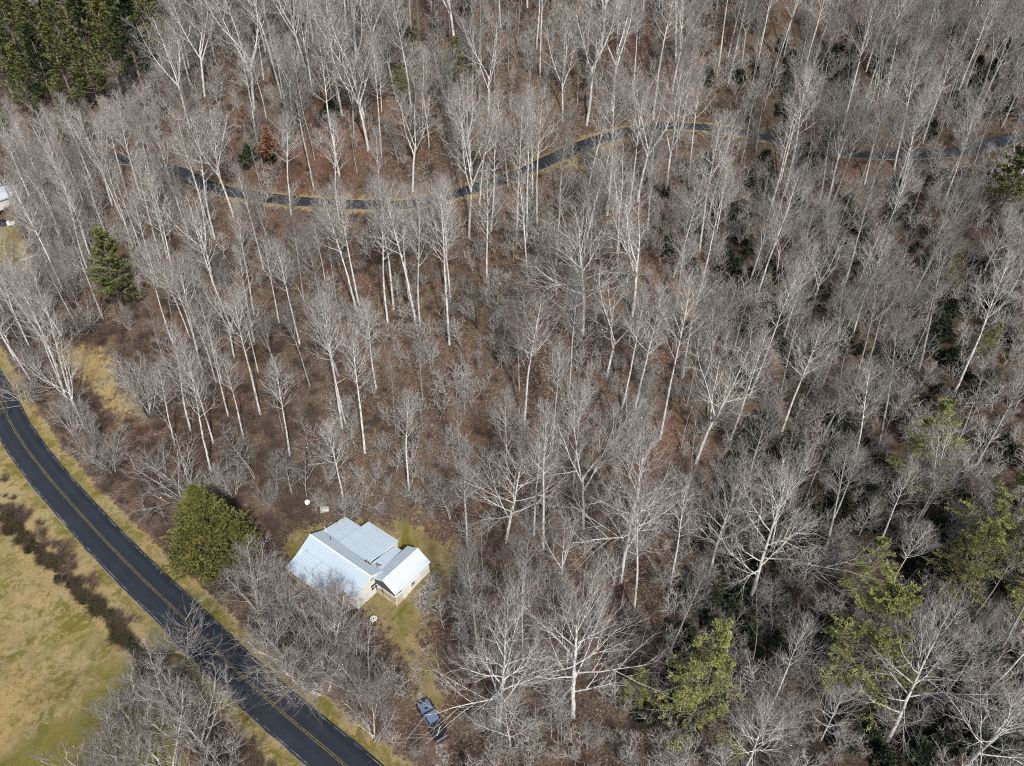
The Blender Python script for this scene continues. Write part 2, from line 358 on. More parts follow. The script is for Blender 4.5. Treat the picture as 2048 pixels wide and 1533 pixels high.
def leaves(r, P, D, size, aspect=.35, flat=.5):
    """one elongated two-triangle leaf clump per point"""
    N = len(P); D = D+r.normal(0, .35, (N, 3)); D /= np.linalg.norm(D, axis=1, keepdims=True)
    up = r.normal(0, 1-flat, (N, 3)); up[:, 2] += flat+.2
    S = np.cross(D, up); S /= np.linalg.norm(S, axis=1, keepdims=True)+1e-9
    s = size*r.uniform(.6, 1.3, N)[:, None]; w_ = s*aspect
    V = np.stack([P-D*s*.1, P+D*s*.45+S*w_, P+D*s, P+D*s*.45-S*w_], 1).reshape(-1, 3)
    F = np.arange(4*N).reshape(N, 4); return V, F
def conifer(seed, h, kind):
    r = np.random.default_rng(seed); one = lambda *a: np.array([a], float)
    cfg = dict(pine=(.25, 58, 1.35, .20, 1.0, .36, .10), hemlock=(.22, 95, 1.5, .27, 1.0, .17, .0), cedar=(.03, 300, 1.05, .34, 1., .22, .02), bush=(.02, 46, .9, .5, 1., .3, .05))[kind]
    c0, nb, ang, lr, pw, ls, up = cfg
    pt, ra = grow(r, one(0, 0, -.5), one(r.normal(0, .015), r.normal(0, .015), 1), np.array([h]), np.array([.011*h+.03]), 12, .015, .02, .9)
    if kind == 'cedar': prof = lambda t: np.clip(1.05-1.02*t, .04, 1)**.75*r.uniform(.85, 1.08, t.shape)*np.clip(t*5+.45, 0, 1)
    elif kind == 'bush': prof = lambda t: np.clip(1.1-t, .2, 1)
    elif kind == 'pine': prof = lambda t: (np.clip(1.04-(t-c0)/(1-c0), .05, 1)**.72)*r.uniform(.65, 1.15, t.shape)
    else: prof = lambda t: (np.clip(1.04-(t-c0)/(1-c0), .06, 1)**.6)*r.uniform(.3, 1.25, t.shape)
    P, D, L, q, t = kids(r, pt, ra, np.array([h]), nb, c0, .995, lambda t: ang-.55*t, lr, prof, .35, .18)
    p1, r1 = grow(r, P, D, np.maximum(L, .3), np.clip(q, .02, .12), 6, .05, up*.6-.015, .8)
    P, D, L2, q, t2 = kids(r, p1, r1, L, 14, .22 if kind != 'cedar' else .45, 1., .85, .34, lambda t: 1.25-.8*t, .6, .3, .6)
    p2, r2 = grow(r, P, D, np.maximum(L2, .25), np.clip(q, .012, .04), 3, .08, .02, .7)
    pts = [p1[:, 3:].reshape(-1, 3)]; dr = [(p1[:, 3:]-p1[:, 2:-1]).reshape(-1, 3)]
    N = len(p2); k = 30 if kind == 'hemlock' else 12 if kind == 'pine' else 15 if kind == 'cedar' else 9
    tt = r.uniform(.15, 1, (N, k)); x = tt*3; i = np.minimum(x.astype(int), 2); f = (x-i)[..., None]
    a = np.arange(N)[:, None]; LP = p2[a, i]*(1-f)+p2[a, i+1]*f; LD = p2[a, i+1]-p2[a, i]
    pts.append(LP.reshape(-1, 3)); dr.append(LD.reshape(-1, 3))
    P = np.vstack(pts); D = np.vstack(dr); D /= np.linalg.norm(D, axis=1, keepdims=True)+1e-9
    D = D+r.normal(0, .45, D.shape)*np.array([1, 1, .5]); D[:, 2] += .12 if kind != 'hemlock' else -.02
    P = P+r.normal(0, .07, P.shape)
    if kind == 'hemlock':                     # gaps in the crown
        cc = np.array([wav(P[:, :2]+P[:, 2:]*.7, 3.2, seed), wav(P[:, 1:], 2.6, seed+1)]).sum(0); keep = cc > .0; P = P[keep]; D = D[keep]
    V, F = leaves(r, P, D, ls, .30 if kind != 'cedar' else .4, .45)
    rad = np.hypot(P[:, 0], P[:, 1]); g = np.repeat(np.clip(r.normal(.5, .22, len(P))+.25*(P[:, 2] > h*.8), 0, 1), 4)
    return tubes([(pt, ra, 7, 0, .1)]), tubes([(p1, r1, 4, .3, .8), (p2[::2], r2[::2], 3, .8, 1)]), (V, F, g)

# ------------------------------------------------------------------ scene helpers
def tag(o, label=None, cat=None, group=None, kind=None):
    if label: o['label'] = label
    if cat: o['category'] = cat
    if group: o['group'] = group
    if kind: o['kind'] = kind
    return o
def empty(name, loc, rz=0., label=None, cat=None, group=None):
    o = bpy.data.objects.new(name, None); o.empty_display_size = .3; C.objects.link(o)
    o.location = loc; o.rotation_euler = (0, 0, rz); return tag(o, label, cat, group)
def link(name, me, parent=None):
    o = bpy.data.objects.new(name, me); C.objects.link(o)
    if parent: o.parent = parent
    return o
class MB:
    """collects boxes, prisms and tubes as one mesh in local coordinates"""
    def __init__(s): s.v = []; s.f = []; s.m = []
    def poly(s, vs, fs, mi=0):
        o = len(s.v); s.v += [tuple(map(float, p)) for p in vs]; s.f += [tuple(i+o for i in f) for f in fs]; s.m += [mi]*len(fs); return s
    def box(s, a, b, mi=0):
        (x0, y0, z0), (x1, y1, z1) = a, b
        return s.poly([(x0,y0,z0),(x1,y0,z0),(x1,y1,z0),(x0,y1,z0),(x0,y0,z1),(x1,y0,z1),(x1,y1,z1),(x0,y1,z1)],
                      [(0,3,2,1),(4,5,6,7),(0,1,5,4),(1,2,6,5),(2,3,7,6),(3,0,4,7)], mi)
    def slab(s, quad, th, mi=0):
        """a quad given counter-clockwise from above, thickened downwards"""
        n = len(quad); lo = [(x, y, z-th) for x, y, z in quad]
        return s.poly(list(quad)+lo, [tuple(range(n)), tuple(range(2*n-1, n-1, -1))]+[(i, i+n, (i+1) % n+n, (i+1) % n) for i in range(n)], mi)
    def prism(s, prof, y0, y1, mi=0, axis='y'):
        n = len(prof); mk = (lambda a, b, c: (a, c, b)) if axis == 'y' else (lambda a, b, c: (c, a, b))
        return s.poly([mk(a, b, y0) for a, b in prof]+[mk(a, b, y1) for a, b in prof],
                      [tuple(range(n)), tuple(range(2*n-1, n-1, -1))]+[(i, i+n, (i+1) % n+n, (i+1) % n) for i in range(n)], mi)
    def cyl(s, p0, p1, r0, r1=None, n=12, mi=0):
        r1 = r0 if r1 is None else r1; p0 = Vector(p0); p1 = Vector(p1); t = (p1-p0).normalized()
        u = t.orthogonal().normalized(); w_ = t.cross(u); vs = []
        for p, r_ in ((p0, r0), (p1, r1)):
            for k in range(n):
                a = 2*math.pi*k/n; vs.append(p+u*(r_*math.cos(a))+w_*(r_*math.sin(a)))
        return s.poly(vs, [tuple(range(n-1, -1, -1)), tuple(range(n, 2*n))]+[(k, (k+1) % n, (k+1) % n+n, k+n) for k in range(n)], mi)
    def build(s, name, mats, parent=None, bevel=0., smooth=False):
        me = bpy.data.meshes.new(name); me.from_pydata(s.v, [], s.f)
        for m in (mats if isinstance(mats, (list, tuple)) else [mats]): me.materials.append(m)
        me.polygons.foreach_set('material_index', s.m)
        bm = bmesh.new(); bm.from_mesh(me); bmesh.ops.recalc_face_normals(bm, faces=bm.faces)
        if bevel: bmesh.ops.bevel(bm, geom=[e for e in bm.edges if len(e.link_faces) == 2 and e.calc_face_angle(0) > .5], offset=bevel, segments=2, affect='EDGES', clamp_overlap=True)
        bm.to_mesh(me); bm.free()
        if smooth: me.polygons.foreach_set('use_smooth', [True]*len(me.polygons))
        return link(name, me, parent)

# ================================================================== GROUND
def pip(P, poly):
    x, y = P[:, 0], P[:, 1]; ins = np.zeros(len(P), bool); dm = np.full(len(P), 1e9); n = len(poly)
    for i in range(n):
        a, b = poly[i], poly[(i+1) % n]; ab = b-a; t = np.clip(((P-a)@ab)/(ab@ab+1e-9), 0, 1)
        dm = np.minimum(dm, np.linalg.norm(P-(a+t[:, None]*ab), axis=1))
        c = ((a[1] > y) != (b[1] > y)) & (x < (b[0]-a[0])*(y-a[1])/(b[1]-a[1]+1e-12)+a[0]); ins ^= c
    return np.where(ins, dm, -dm)
def gpoly(px): return np.array([hit(x, y)[:2] for x, y in px])
def soft(P, px, e): return sstep(-e, e, pip(P, gpoly(px)))
X0, X1, Y0, Y1, ST = -330, 300, -40, 400, 1.0
gx = np.arange(X0, X1+ST, ST); gy = np.arange(Y0, Y1+ST, ST)
GX, GY = np.meshgrid(gx, gy); GP = np.c_[GX.ravel(), GY.ravel()]; GZ = ground_z(GP)
nx, ny = len(gx), len(gy); ii = (np.arange(ny-1)[:, None]*nx+np.arange(nx-1)[None]).ravel()
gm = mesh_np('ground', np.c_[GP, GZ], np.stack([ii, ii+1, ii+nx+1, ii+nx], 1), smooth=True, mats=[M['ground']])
HEDGE_PX = [(-80,960),(0,1030),(60,1095),(130,1160),(200,1225),(260,1290),(330,1370),(380,1440),(440,1533)]
FIELD_PX = [(-500,900),(-80,985),(0,1050),(60,1115),(130,1178),(200,1240),(255,1300),(300,1370),(330,1440),(380,1533),(420,1700),(-500,1700)]
YARD_PX = [(580,1070),(640,1040),(700,1028),(760,1030),(830,1040),(890,1065),(925,1120),(905,1160),(880,1200),(868,1250),(862,1290),(885,1340),(900,1400),(870,1440),(830,1400),(800,1330),(770,1270),(740,1250),(690,1215),(600,1180),(560,1120)]
CLEAR_PX = [(110,670),(160,690),(205,690),(235,720),(240,780),(290,800),(285,840),(230,850),(180,790),(140,750),(115,715)]
UPCLEAR_PX = [(-60,440),(20,440),(45,480),(60,520),(60,560),(20,550),(-60,540)]
RED_PX = [(600,250),(700,190),(770,200),(740,300),(640,390),(590,400),(560,330)]
RAVINE_PX = [(1350,1200),(1440,1120),(1480,960),(1510,850),(1600,880),(1610,1060),(1540,1200),(1470,1330),(1400,1420),(1300,1450),(1320,1320)]
RAV2_PX = [(1780,1080),(2100,980),(2100,1560),(1700,1560),(1640,1420),(1740,1250)]
RIGHT_PX = [(1420,90),(2100,60),(2100,1560),(1480,1560),(1380,1250),(1480,900),(1440,600),(1380,400)]
dV, iV = near(GP, VALLEY); dU, iU = near(GP, UPPER); dD, _ = near(GP, DRIVE)
tanV = np.gradient(VALLEY[:, :2], axis=0); sideV = np.sign(tanV[iV, 0]*(GP[:, 1]-VALLEY[iV, 1])-tanV[iV, 1]*(GP[:, 0]-VALLEY[iV, 0]))
field = soft(GP, FIELD_PX, 1.5); yard = soft(GP, YARD_PX, 4.0); clear = soft(GP, CLEAR_PX, 5.0)*.75; upc = soft(GP, UPCLEAR_PX, 3.0)
verge = 1-sstep(WV+1.0, WV+2.8, dV)
west = (sideV < 0)*(1-sstep(8.5, 11.5, dV))
vergeU = (1-sstep(WU+.5, WU+2.2, dU))*(1-.75*sstep(38, 55, GP[:, 0]))*(1-.8*sstep(58, 68, -GP[:, 0]))
brush = soft(GP, [(300,1330),(380,1350),(470,1440),(560,1560),(380,1560),(300,1420)], 2)
patch = soft(GP, [(1100,330),(1180,290),(1290,268),(1300,285),(1240,310),(1180,350),(1120,360)], 2)
patch = np.maximum(patch, soft(GP, [(1150,285),(1200,255),(1300,238),(1300,246),(1210,268),(1160,292)], 1.5))
green = soft(GP, [(0,1533),(60,1490),(150,1440),(250,1330),(330,1400),(420,1700),(0,1700)], 3)  # greener grass whose tone also stands in for a cloud shadow
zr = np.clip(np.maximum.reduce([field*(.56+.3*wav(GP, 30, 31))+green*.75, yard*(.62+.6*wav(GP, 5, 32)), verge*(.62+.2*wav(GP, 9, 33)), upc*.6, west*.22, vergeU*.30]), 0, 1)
zg = np.clip((1-.8*brush)*np.maximum.reduce([field, west, verge, clear, vergeU*.62, patch, yard*.72, upc]), 0, 1)
zbl = np.clip((1-sstep(.5, 1.5, dD))*.50+.55*soft(GP, [(800,1210),(870,1130),(885,1150),(850,1215)], 1.2), 0, 1)
ca = gm.color_attributes.new('zone', 'FLOAT_COLOR', 'POINT'); ca.data.foreach_set('color', np.c_[zr, zg, zbl, np.ones(len(zr))].astype(np.float32).ravel())
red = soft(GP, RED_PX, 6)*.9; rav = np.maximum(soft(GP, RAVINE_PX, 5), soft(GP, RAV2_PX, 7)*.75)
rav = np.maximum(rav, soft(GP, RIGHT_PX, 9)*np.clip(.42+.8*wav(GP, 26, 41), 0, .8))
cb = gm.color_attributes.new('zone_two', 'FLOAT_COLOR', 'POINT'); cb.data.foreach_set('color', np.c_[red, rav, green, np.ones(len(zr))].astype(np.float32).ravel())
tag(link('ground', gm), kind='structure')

def asphalt(name, base):
    m = mat(name, rough=.85, spec=.25); n = NB(m); v = n.obj()
    f = n.noise(9, 4, .7, v); b = n.noise(.35, 5, .65, v)
    at_ = n.n('ShaderNodeAttribute', attribute_name='gen').outputs['Fac']
    c = n.ramp(f, [(.3, tuple(x*.7 for x in base)), (.7, tuple(x*1.35 for x in base))])
    c = n.mix(n.mapr(b, .45, .7, 0, .45), c, tuple(x*1.7 for x in base))
    tr = n.math('ABSOLUTE', n.math('SUBTRACT', n.math('ABSOLUTE', at_), .5))
    c = n.mix(n.mapr(tr, .0, .16, .28, 0.), c, tuple(x*1.9 for x in base))
    e = n.mapr(n.math('ADD', n.math('ABSOLUTE', at_), n.math('MULTIPLY', n.math('SUBTRACT', b, .5), .15)), .93, .985)
    c = n.mix(e, c, (.20, .17, .12)); n.base(c); n.bump(f, .3, .02); return m
M['asphalt'] = asphalt('asphalt', (.017, .021, .029)); M['asphalt_up'] = asphalt('asphalt_upper', (.024, .028, .036))
def ribbon(name, L, offs, m, lift=0., edge_drop=0.):
    T = np.gradient(L[:, :2], axis=0); T /= np.linalg.norm(T, axis=1, keepdims=True); Nn = np.c_[T[:, 1], -T[:, 0]]
    V = []; G = []; wmax = max(abs(o) for o in offs)
    for i in range(len(L)):
        for o in offs:
            jit = .10*math.sin(i*.7+o)+.07*math.sin(i*1.9+o*2) if edge_drop and abs(o) == wmax else 0
            p = L[i, :2]+Nn[i]*(o+jit); V.append((p[0], p[1], L[i, 2]+lift-(edge_drop if abs(o) == wmax else 0)+ (0 if abs(o) == wmax else edge_drop*.0))); G.append(o/wmax)
    k = len(offs); F = [(i*k+j, (i+1)*k+j, (i+1)*k+j+1, i*k+j+1) for i in range(len(L)-1) for j in range(k-1)]
    me = mesh_np(name, np.array(V), np.array(F)[:, ::-1], gen=np.array(G), smooth=True, mats=[m]); return me
o = tag(link('valley_road', ribbon('valley_road', VALLEY, [-WV, -WV+.15, -1.4, -.3, .3, 1.4, WV-.15, WV], M['asphalt'], .03, .16)), kind='structure')
o = tag(link('hillside_road', ribbon('hillside_road', UPPER, [-WU, -WU+.15, -1., 0, 1., WU-.15, WU], M['asphalt_up'], .03, .16)), kind='structure')
M['yellow'] = mat('yellow_paint', (.42, .30, .07), .7); n = NB(M['yellow']); n.base(n.mix(n.mapr(n.noise(2.5, 4, .8, n.obj()), .4, .65), (.20, .155, .06), (.05, .045, .03)))
M['whitepaint'] = mat('white_paint', (.42, .42, .40), .7); n = NB(M['whitepaint']); n.base(n.mix(n.mapr(n.noise(.9, 4, .8, n.obj()), .38, .55), (.26, .27, .27), (.025, .03, .035)))
for nm, a, b, mm in (('centre_line', .07, .17, 'yellow'), ('centre_line', -.17, -.07, 'yellow'), ('edge_line', WV-.42, WV-.34, 'whitepaint'), ('edge_line', -WV+.34, -WV+.42, 'whitepaint')):
    tag(link(nm, ribbon(nm, VALLEY, [a, b], M[mm], .038)), kind='structure')

# ================================================================== TREES
PROTO = {}
def to_mesh(name, d, m, smooth=False): return mesh_np(name, d[0], d[1], d[2], smooth, [m])
def proto(key, seed, h, kind, barkm):
    t, c, top = bare_tree(seed, h, kind)
    PROTO[key] = dict(h=top, parts=[('trunk', to_mesh('trunk', t, M[barkm], True)), ('crown', to_mesh('crown', c, M[barkm]))])
for i in range(7): proto('tall%d' % i, 10+i, 26, 'tall', 'bark')
for i in range(4): proto('fork%d' % i, 30+i, 26, 'fork', 'bark')
for i in range(3): proto('wide%d' % i, 40+i, 20, 'wide', 'bark')
for i in range(3): proto('small%d' % i, 50+i, 11, 'small', 'bark_grey')
for i in range(3): proto('pole%d' % i, 60+i, 19, 'pole', 'bark_grey')
for i in range(3): proto('sap%d' % i, 64+i, 5.5, 'sap', 'bark_shrub')
for i in range(3): proto('mound%d' % i, 70+i, 9, 'mound', 'bark_shrub')
proto('dark0', 80, 16, 'small', 'bark_dark')
proto('greytall0', 81, 24, 'tall', 'bark_grey'); proto('greytall1', 82, 24, 'fork', 'bark_grey'); proto('greytall2', 83, 24, 'tall', 'bark_grey'); proto('greytall3', 84, 23, 'tall', 'bark_grey'); proto('greytall4', 85, 24, 'pole', 'bark_grey')
for i in range(3):
    s, t = shrub(90+i, 3.0); PROTO['shrub%d' % i] = dict(h=3., parts=[('stems', to_mesh('stems', s, M['bark_shrub'])), ('twigs', to_mesh('twigs', t, M['bark_shrub']))])
for i in range(3):
    s, t = shrub(95+i, 2.2, 30, .8, .012); PROTO['bramble%d' % i] = dict(h=2.2, parts=[('stems', to_mesh('stems', s, M['bark_bramble'])), ('twigs', to_mesh('twigs', t, M['bark_bramble']))])
for key, seed, h, kind, lm in [('pine0',110,26,'pine','pine'),('pine1',111,24,'pine','pine'),('pine2',116,25,'pine','darkpine'),('hemlock0',112,17,'hemlock','hemlock'),('hemlock1',113,18,'hemlock','hemlock'),('cedar0',114,15,'cedar','cedar'),('darkbush0',115,4,'bush','darkpine'),('beech0',118,5,'bush','beech'),('rhodo0',119,2.6,'bush','rhodo')]:
    t, b, l = conifer(seed, h, kind)
    PROTO[key] = dict(h=h, parts=[('trunk', to_mesh('trunk', t, M['bark_pine'], True)), ('branches', to_mesh('branches', b, M['bark_pine'])), ('foliage', to_mesh('foliage', l, M[lm]))])
for i in range(2):
    s_h, t_h = shrub(100+i, 1.7, 75, .6, .016); PROTO['hedge%d' % i] = dict(h=1.7, parts=[('stems', to_mesh('stems', s_h, M['bark_hedge'])), ('twigs', to_mesh('twigs', t_h, M['bark_hedge']))])
def place(key, name, loc, height, rz, lean, label, cat, group=None, wide=1.0):
    p = PROTO[key]; s = height/p['h']; e = empty(name, loc, rz, label, cat, group)
    e.scale = (s*wide, s*wide, s); e.rotation_euler = (lean[0], lean[1], rz)
    for nm, me in p['parts']: link(nm, me, e)
    return e
def hgt(b, y):
    """height of a thing standing at b whose top shows at photo row y"""
    d = ray(1024, y); t = b[1]/d[1]; return CAMH+d[2]*t-b[2]
def exclude(P):
    """True where the forest must not stand"""
    bad = (near(P, VALLEY)[0] < 5.2) | (near(P, UPPER)[0] < 3.6) | (near(P, DRIVE)[0] < 2.6)
    for px, e in ((FIELD_PX, -2), (YARD_PX, -.5), (CLEAR_PX, 0), (UPCLEAR_PX, -1)): bad |= pip(P, gpoly(px)) > e
    d = P-HO-(-4*HU+2*HV); bad |= (np.abs(d@HU) < 11.5) & (np.abs(d@HV) < 9)
    return bad
G_MAIN = 'tall bare trees of the winter forest'
TREES = [(x_, y_, t_, k_, None) for x_, y_, t_, k_ in [(60,395,215,'tall1'),(95,410,225,'tall5'),(130,385,210,'fork3'),(165,400,200,'tall6'),(195,390,215,'tall2'),(225,410,205,'fork1'),(255,395,190,'tall3'),(285,405,200,'tall5'),(310,385,185,'tall6'),(335,400,190,'greytall0'),(30,420,260,'greytall1'),(145,430,250,'tall0'),(245,440,245,'tall4'),(75,350,190,'tall6'),(180,355,170,'tall0')]]+[ # base x, base y, top y, kind, label
 (429,478,205,'tall0','right one of the pale twin trunks just below the left end of the upper road'),
 (424,475,200,'tall1','left one of the pale twin trunks just below the left end of the upper road'),
 (466,431,181,'fork0','fan-crowned white tree on the lower edge of the upper road, right of the twin trunks'),
 (369,448,250,'tall2','slender pale tree just left of the twin trunks below the upper road'),
 (335,516,273,'tall3',None),(321,516,280,'tall4',None),(290,520,314,'tall0',None),(224,499,260,'greytall0','grey leaning tree right behind the dark pine near the left edge'),
 (513,280,68,'tall1',None),(608,236,60,'tall2',None),(586,236,58,'fork1','pale forked tree high on the slope above the left part of the upper road'),(577,236,40,'tall3',None),(367,185,31,'tall4',None),(533,236,80,'tall0',None),
 (675,202,20,'tall1',None),(663,195,10,'tall2',None),(697,188,10,'tall3',None),
 (939,475,147,'fork2','largest white-barked tree crossing the middle of the upper road, its crown above the road'),
 (973,600,318,'tall0','white tree just right of the largest tree at the upper road, rooted far below it'),(1033,492,164,'tall1','straight white tree crossing the upper road where the road starts to climb'),(1053,485,191,'tall2',None),(1075,455,154,'tall3','rightmost tall white tree crossing the climbing stretch of the upper road'),
 (923,379,200,'greytall0',None),(1016,372,170,'tall4',None),(1125,240,10,'fork0','big pale fork-crowned tree above the climbing stretch of the upper road'),(1173,164,-60,'tall1',None),(1231,157,-50,'tall2',None),(858,297,150,'tall3',None),(845,273,85,'tall4',None),
 (763,222,92,'wide0','wide pale curving tree on the red-brown slope near the top of the picture'),(698,188,30,'tall0',None),(770,450,240,'tall1',None),
 (1258,318,222,'dark0','small black-barked tree at the lower edge of the upper road where it crests'),(1330,393,113,'fork1','broad pale tree crown rising over the crest of the upper road'),
 (1166,669,342,'wide1','great wide-branching white tree in the middle of the forest, right of the black tree'),(1234,542,328,'tall0',None),
 (730,905,640,'tall2','white tree with many short side limbs, foremost of the white trio above the house'),(691,846,563,'tall3','right one of two tall white trunks meeting at the ground above the house'),(684,857,590,'tall4','left one of two tall white trunks meeting at the ground above the house'),
 (775,645,330,'tall0','leftmost stout white trunk of the dense white stand below the upper road'),(787,617,330,'tall1',None),(723,635,340,'tall2',None),(716,630,350,'tall4',None),(821,607,350,'tall3',None),(840,660,340,'tall0',None),(833,650,345,'tall4',None),(846,802,628,'pole0',None),(899,689,340,'tall1',None),(901,604,350,'tall2',None),(890,600,345,'tall4',None),
 (956,658,505,'dark0','black dead leaning tree among white trunks in the middle of the forest'),
 (925,761,641,'pole1',None),(1002,740,590,'pole2',None),(1048,645,511,'small0',None),(1243,819,563,'tall3','straight white fan-crowned tree, left one of the pair right of the forest centre'),(1263,843,559,'tall4','double-stemmed white tree, right one of a pair right of the forest centre'),(1320,877,520,'tall0','tall white tree with a tuft of twigs halfway up its trunk'),
 (1167,1057,747,'fork2','broad double-crowned white tree straight above the round-crowned tree near the bottom'),(1068,1070,857,'tall1',None),(1087,1099,786,'tall2',None),(1012,1084,841,'wide0','white spreading tree right of the house yard, crown reaching left'),
 (1240,1165,823,'wide2','feathery white tree with branches all down its trunk'),(1363,896,720,'pole0',None),(1392,925,640,'fork0','pale tree dividing into two long stems left of the dark ravine'),(1452,900,650,'tall3',None),(1418,1149,880,'wide1','white umbrella-crowned tree on the left rim of the dark ravine'),
 (1338,1180,965,'tall4',None),(1268,1222,935,'tall0',None),(1497,1214,884,'wide2','largest leaning white tree of the right half, standing in the dark ravine'),(1664,1047,884,'tall1',None),(1749,1115,904,'tall2',None),(1837,1047,850,'fork1','reddish-twigged pale tree left of the hemlocks at the right edge'),(1769,1197,1027,'tall3',None),(1606,1163,1060,'wide0',None),(1718,1071,975,'wide1',None),
 (1776,1481,1200,'wide2','big pale tree leaning right, between the widest hemlock and the bottom right corner'),(1925,1540,1290,'wide0',None),(1490,1540,1370,'wide1','low creamy-white spreading crown at the bottom edge, right of the green-topped hemlock'),(1597,1406,1307,'small1',None),(1639,1485,1357,'wide2',None),(1540,1266,1162,'small2',None),
 (1146,1435,1155,'wide1','round-crowned white tree with the widest branches, at the bottom centre'),(998,1465,1166,'wide2','white tree with drooping side limbs, right of the parked truck'),(1023,1508,1360,'wide0','lower white tree in front of the one beside the truck'),(1116,1486,1379,'pole1',None),(1122,1486,1373,'pole2',None),(1174,1500,1450,'small0',None),
 (902,1222,1120,'pole0','thin pale tree beside the gable wall of the house annex'),(422,944,718,'tall4','foremost leaning white tree above the rounded cedar'),(427,886,684,'tall0',None),(487,876,690,'tall1',None),(521,829,560,'tall2','stout white tree leaning left, halfway up the left slope'),(444,770,590,'tall3',None),(432,765,585,'tall1',None),(350,890,718,'tall4',None),(567,862,729,'pole0',None),(615,1002,880,'small1',None),(509,958,830,'small2','crooked small pale tree above the rounded cedar'),
 (585,990,900,'small0',None),(555,985,905,'small2',None),(650,560,430,'tall0',None),(560,655,450,'tall1',None),(600,690,470,'tall2',None),(1100,1480,1400,'small1',None),(470,720,540,'fork2',None),(395,700,520,'tall4',None),
 (1700,420,170,'greytall0',None),(1655,410,130,'greytall1','densest grey crown of the right-hand slope, its trunks crossing the upper road'),(1640,400,140,'greytall0',None),(1560,320,110,'greytall0',None),(1480,330,120,'pole1',None),(1430,480,300,'tall1',None),(1550,560,400,'fork1',None),(1620,620,460,'fork2',None),(1720,560,420,'wide0',None),(1960,560,370,'wide1','fan-shaped pale crown below the right end of the upper road'),(1800,700,520,'greytall1',None),(1590,450,290,'greytall1',None),
]
r2 = random.Random(5)
SHARE = {}
def zone_label(px, py, kd):
    """a shared description for trees that nothing tells apart"""
    if kd.startswith(('small', 'pole')): what = 'thin bare understorey tree'
    else: what = 'tall pale bare tree'
    P = hit(min(max(px, 0), 2047), min(max(py, 0), 1532)); d, i = near(P[None, :2], UPPER); above = P[1] > UPPER[i[0], 1]
    if above: w_ = 'on the slope above the upper road, '+('left third of the picture' if px < 680 else 'middle third of the picture' if px < 1365 else 'right third of the picture')
    elif py < 620: w_ = 'just downhill of the upper road, '+('left third of the picture' if px < 680 else 'middle third of the picture' if px < 1365 else 'right third of the picture')
    elif px < 600: w_ = 'on the left slope above the valley road'
    elif px < 1350 and py < 980: w_ = 'in the forest centre uphill of the house'
    elif px < 1350: w_ = 'on the low ground right of the house and truck'
    elif py < 980: w_ = 'on the right slope above the hemlocks'
    else: w_ = 'around the dark ravine and hemlocks at the bottom right'
    return what+' '+w_, what+'s '+w_
used = []
hand = []
for bx, by, ty, kd, lb in TREES:
    b = hitg(bx, by); h = hgt(b, ty)
    hand.append((b, h, kd, lb, bx, by)); used.append(b[:2])
print('HEIGHTS', [(t[4], t[5], round(float(t[1]), 1)) for t in hand])
used = np.array(used)
# the rest of the forest
cand = []
q = rng.uniform([-230, 40], [190, 300], (12000, 2)); q = q[~exclude(q)]
Z = ground_z(q)
qx, qy, qd = proj(np.c_[q, Z+12]); bx_, by_, _ = proj(np.c_[q, Z])
ok = (qx > -60) & (qx < 2110) & (qy > -160) & (qy < 1560) & (q[:, 1] > 30)
q = q[ok]; Z = Z[ok]; bx_, by_, qd = bx_[ok], by_[ok], qd[ok]
CL = wav(q, 17, 61)+.5*wav(q, 7, 62)
PGROVE = gpoly([(-40,10),(330,10),(330,190),(280,270),(60,320),(-40,330)])
SEE = [np.array(p, float) for p in ([(570,1130),(620,1065),(690,1030),(760,1030),(860,1060),(925,1110),(915,1180),(870,1240),(750,1250),(660,1205)], [(815,1180),(900,1180),(915,1500),(840,1500)],
       [(100,680),(220,680),(250,740),(290,800),(280,840),(230,840)], [(300,80),(0,80),(0,-60),(300,-60)], [(185,460),(255,470),(275,640),(195,640)], [(1970,260),(2060,250),(2060,430),(1960,430)], [(0,380),(45,380),(60,470),(0,470)], [(1790,810),(1880,800),(1880,900),(1790,900)], [(1920,940),(2048,940),(2048,1060),(1930,1060)], [(1650,1190),(1780,1180),(1800,1340),(1650,1340)], [(1360,1260),(1470,1250),(1480,1370),(1360,1370)], [(370,980),(510,980),(510,1160),(370,1160)])]
def hides(x, y):
    return any(pip(np.array([[x, y]]), p)[0] > 0 for p in SEE)
PSEE = np.array([(-60,-200),(300,-200),(295,110),(235,185),(150,215),(60,255),(-60,265)], float)
PINESEE = lambda c: pip(np.array([[float(c[0]), float(c[1])]]), PSEE)[0] > 0
UPX, UPY, _ = proj(UPPER)
acc = [tuple(u) for u in used]; sel = []
for k in range(len(q)):
    P = q[k]; dmin = 3.8 if by_[k] > 620 else 3.4
    dmin *= float(np.clip(1.12-.75*CL[k], .72, 1.7))
    if bx_[k] < 620 and by_[k] > 930: continue                       # brush land by the road
    if by_[k] < 430: dmin *= .74
    elif bx_[k] < 620 and by_[k] < 760: dmin *= .88
    if pip(P[None], PGROVE)[0] > 0 and k % 4: continue
    if 330 < by_[k] < 900 and k % 5:
        cs = [proj(np.array([P[0], P[1], Z[k]+t_])) for t_ in (11., 16., 21.)]
        if any(340 < c[0] < 1560 and ((UPX-c[0])**2+(UPY-c[1])**2).min() < 26**2 for c in cs): continue
    if by_[k] < 420:
        c1 = proj(np.array([P[0], P[1], Z[k]+14.])); c2 = proj(np.array([P[0], P[1], Z[k]+22.]))
        if PINESEE(c1) or PINESEE(c2): continue
    if by_[k] > 400:
        if any(hides(*proj(np.array([P[0], P[1], Z[k]+t_]))[:2]) for t_ in (0., 5., 9., 13., 17., 21.)): continue
    if by_[k] > 620 and 600 < bx_[k] < 1350: dmin *= 1.32
    a = np.array(acc); 
    if ((a-P)**2).sum(1).min() < dmin**2: continue
    acc.append(tuple(P)); sel.append(k)
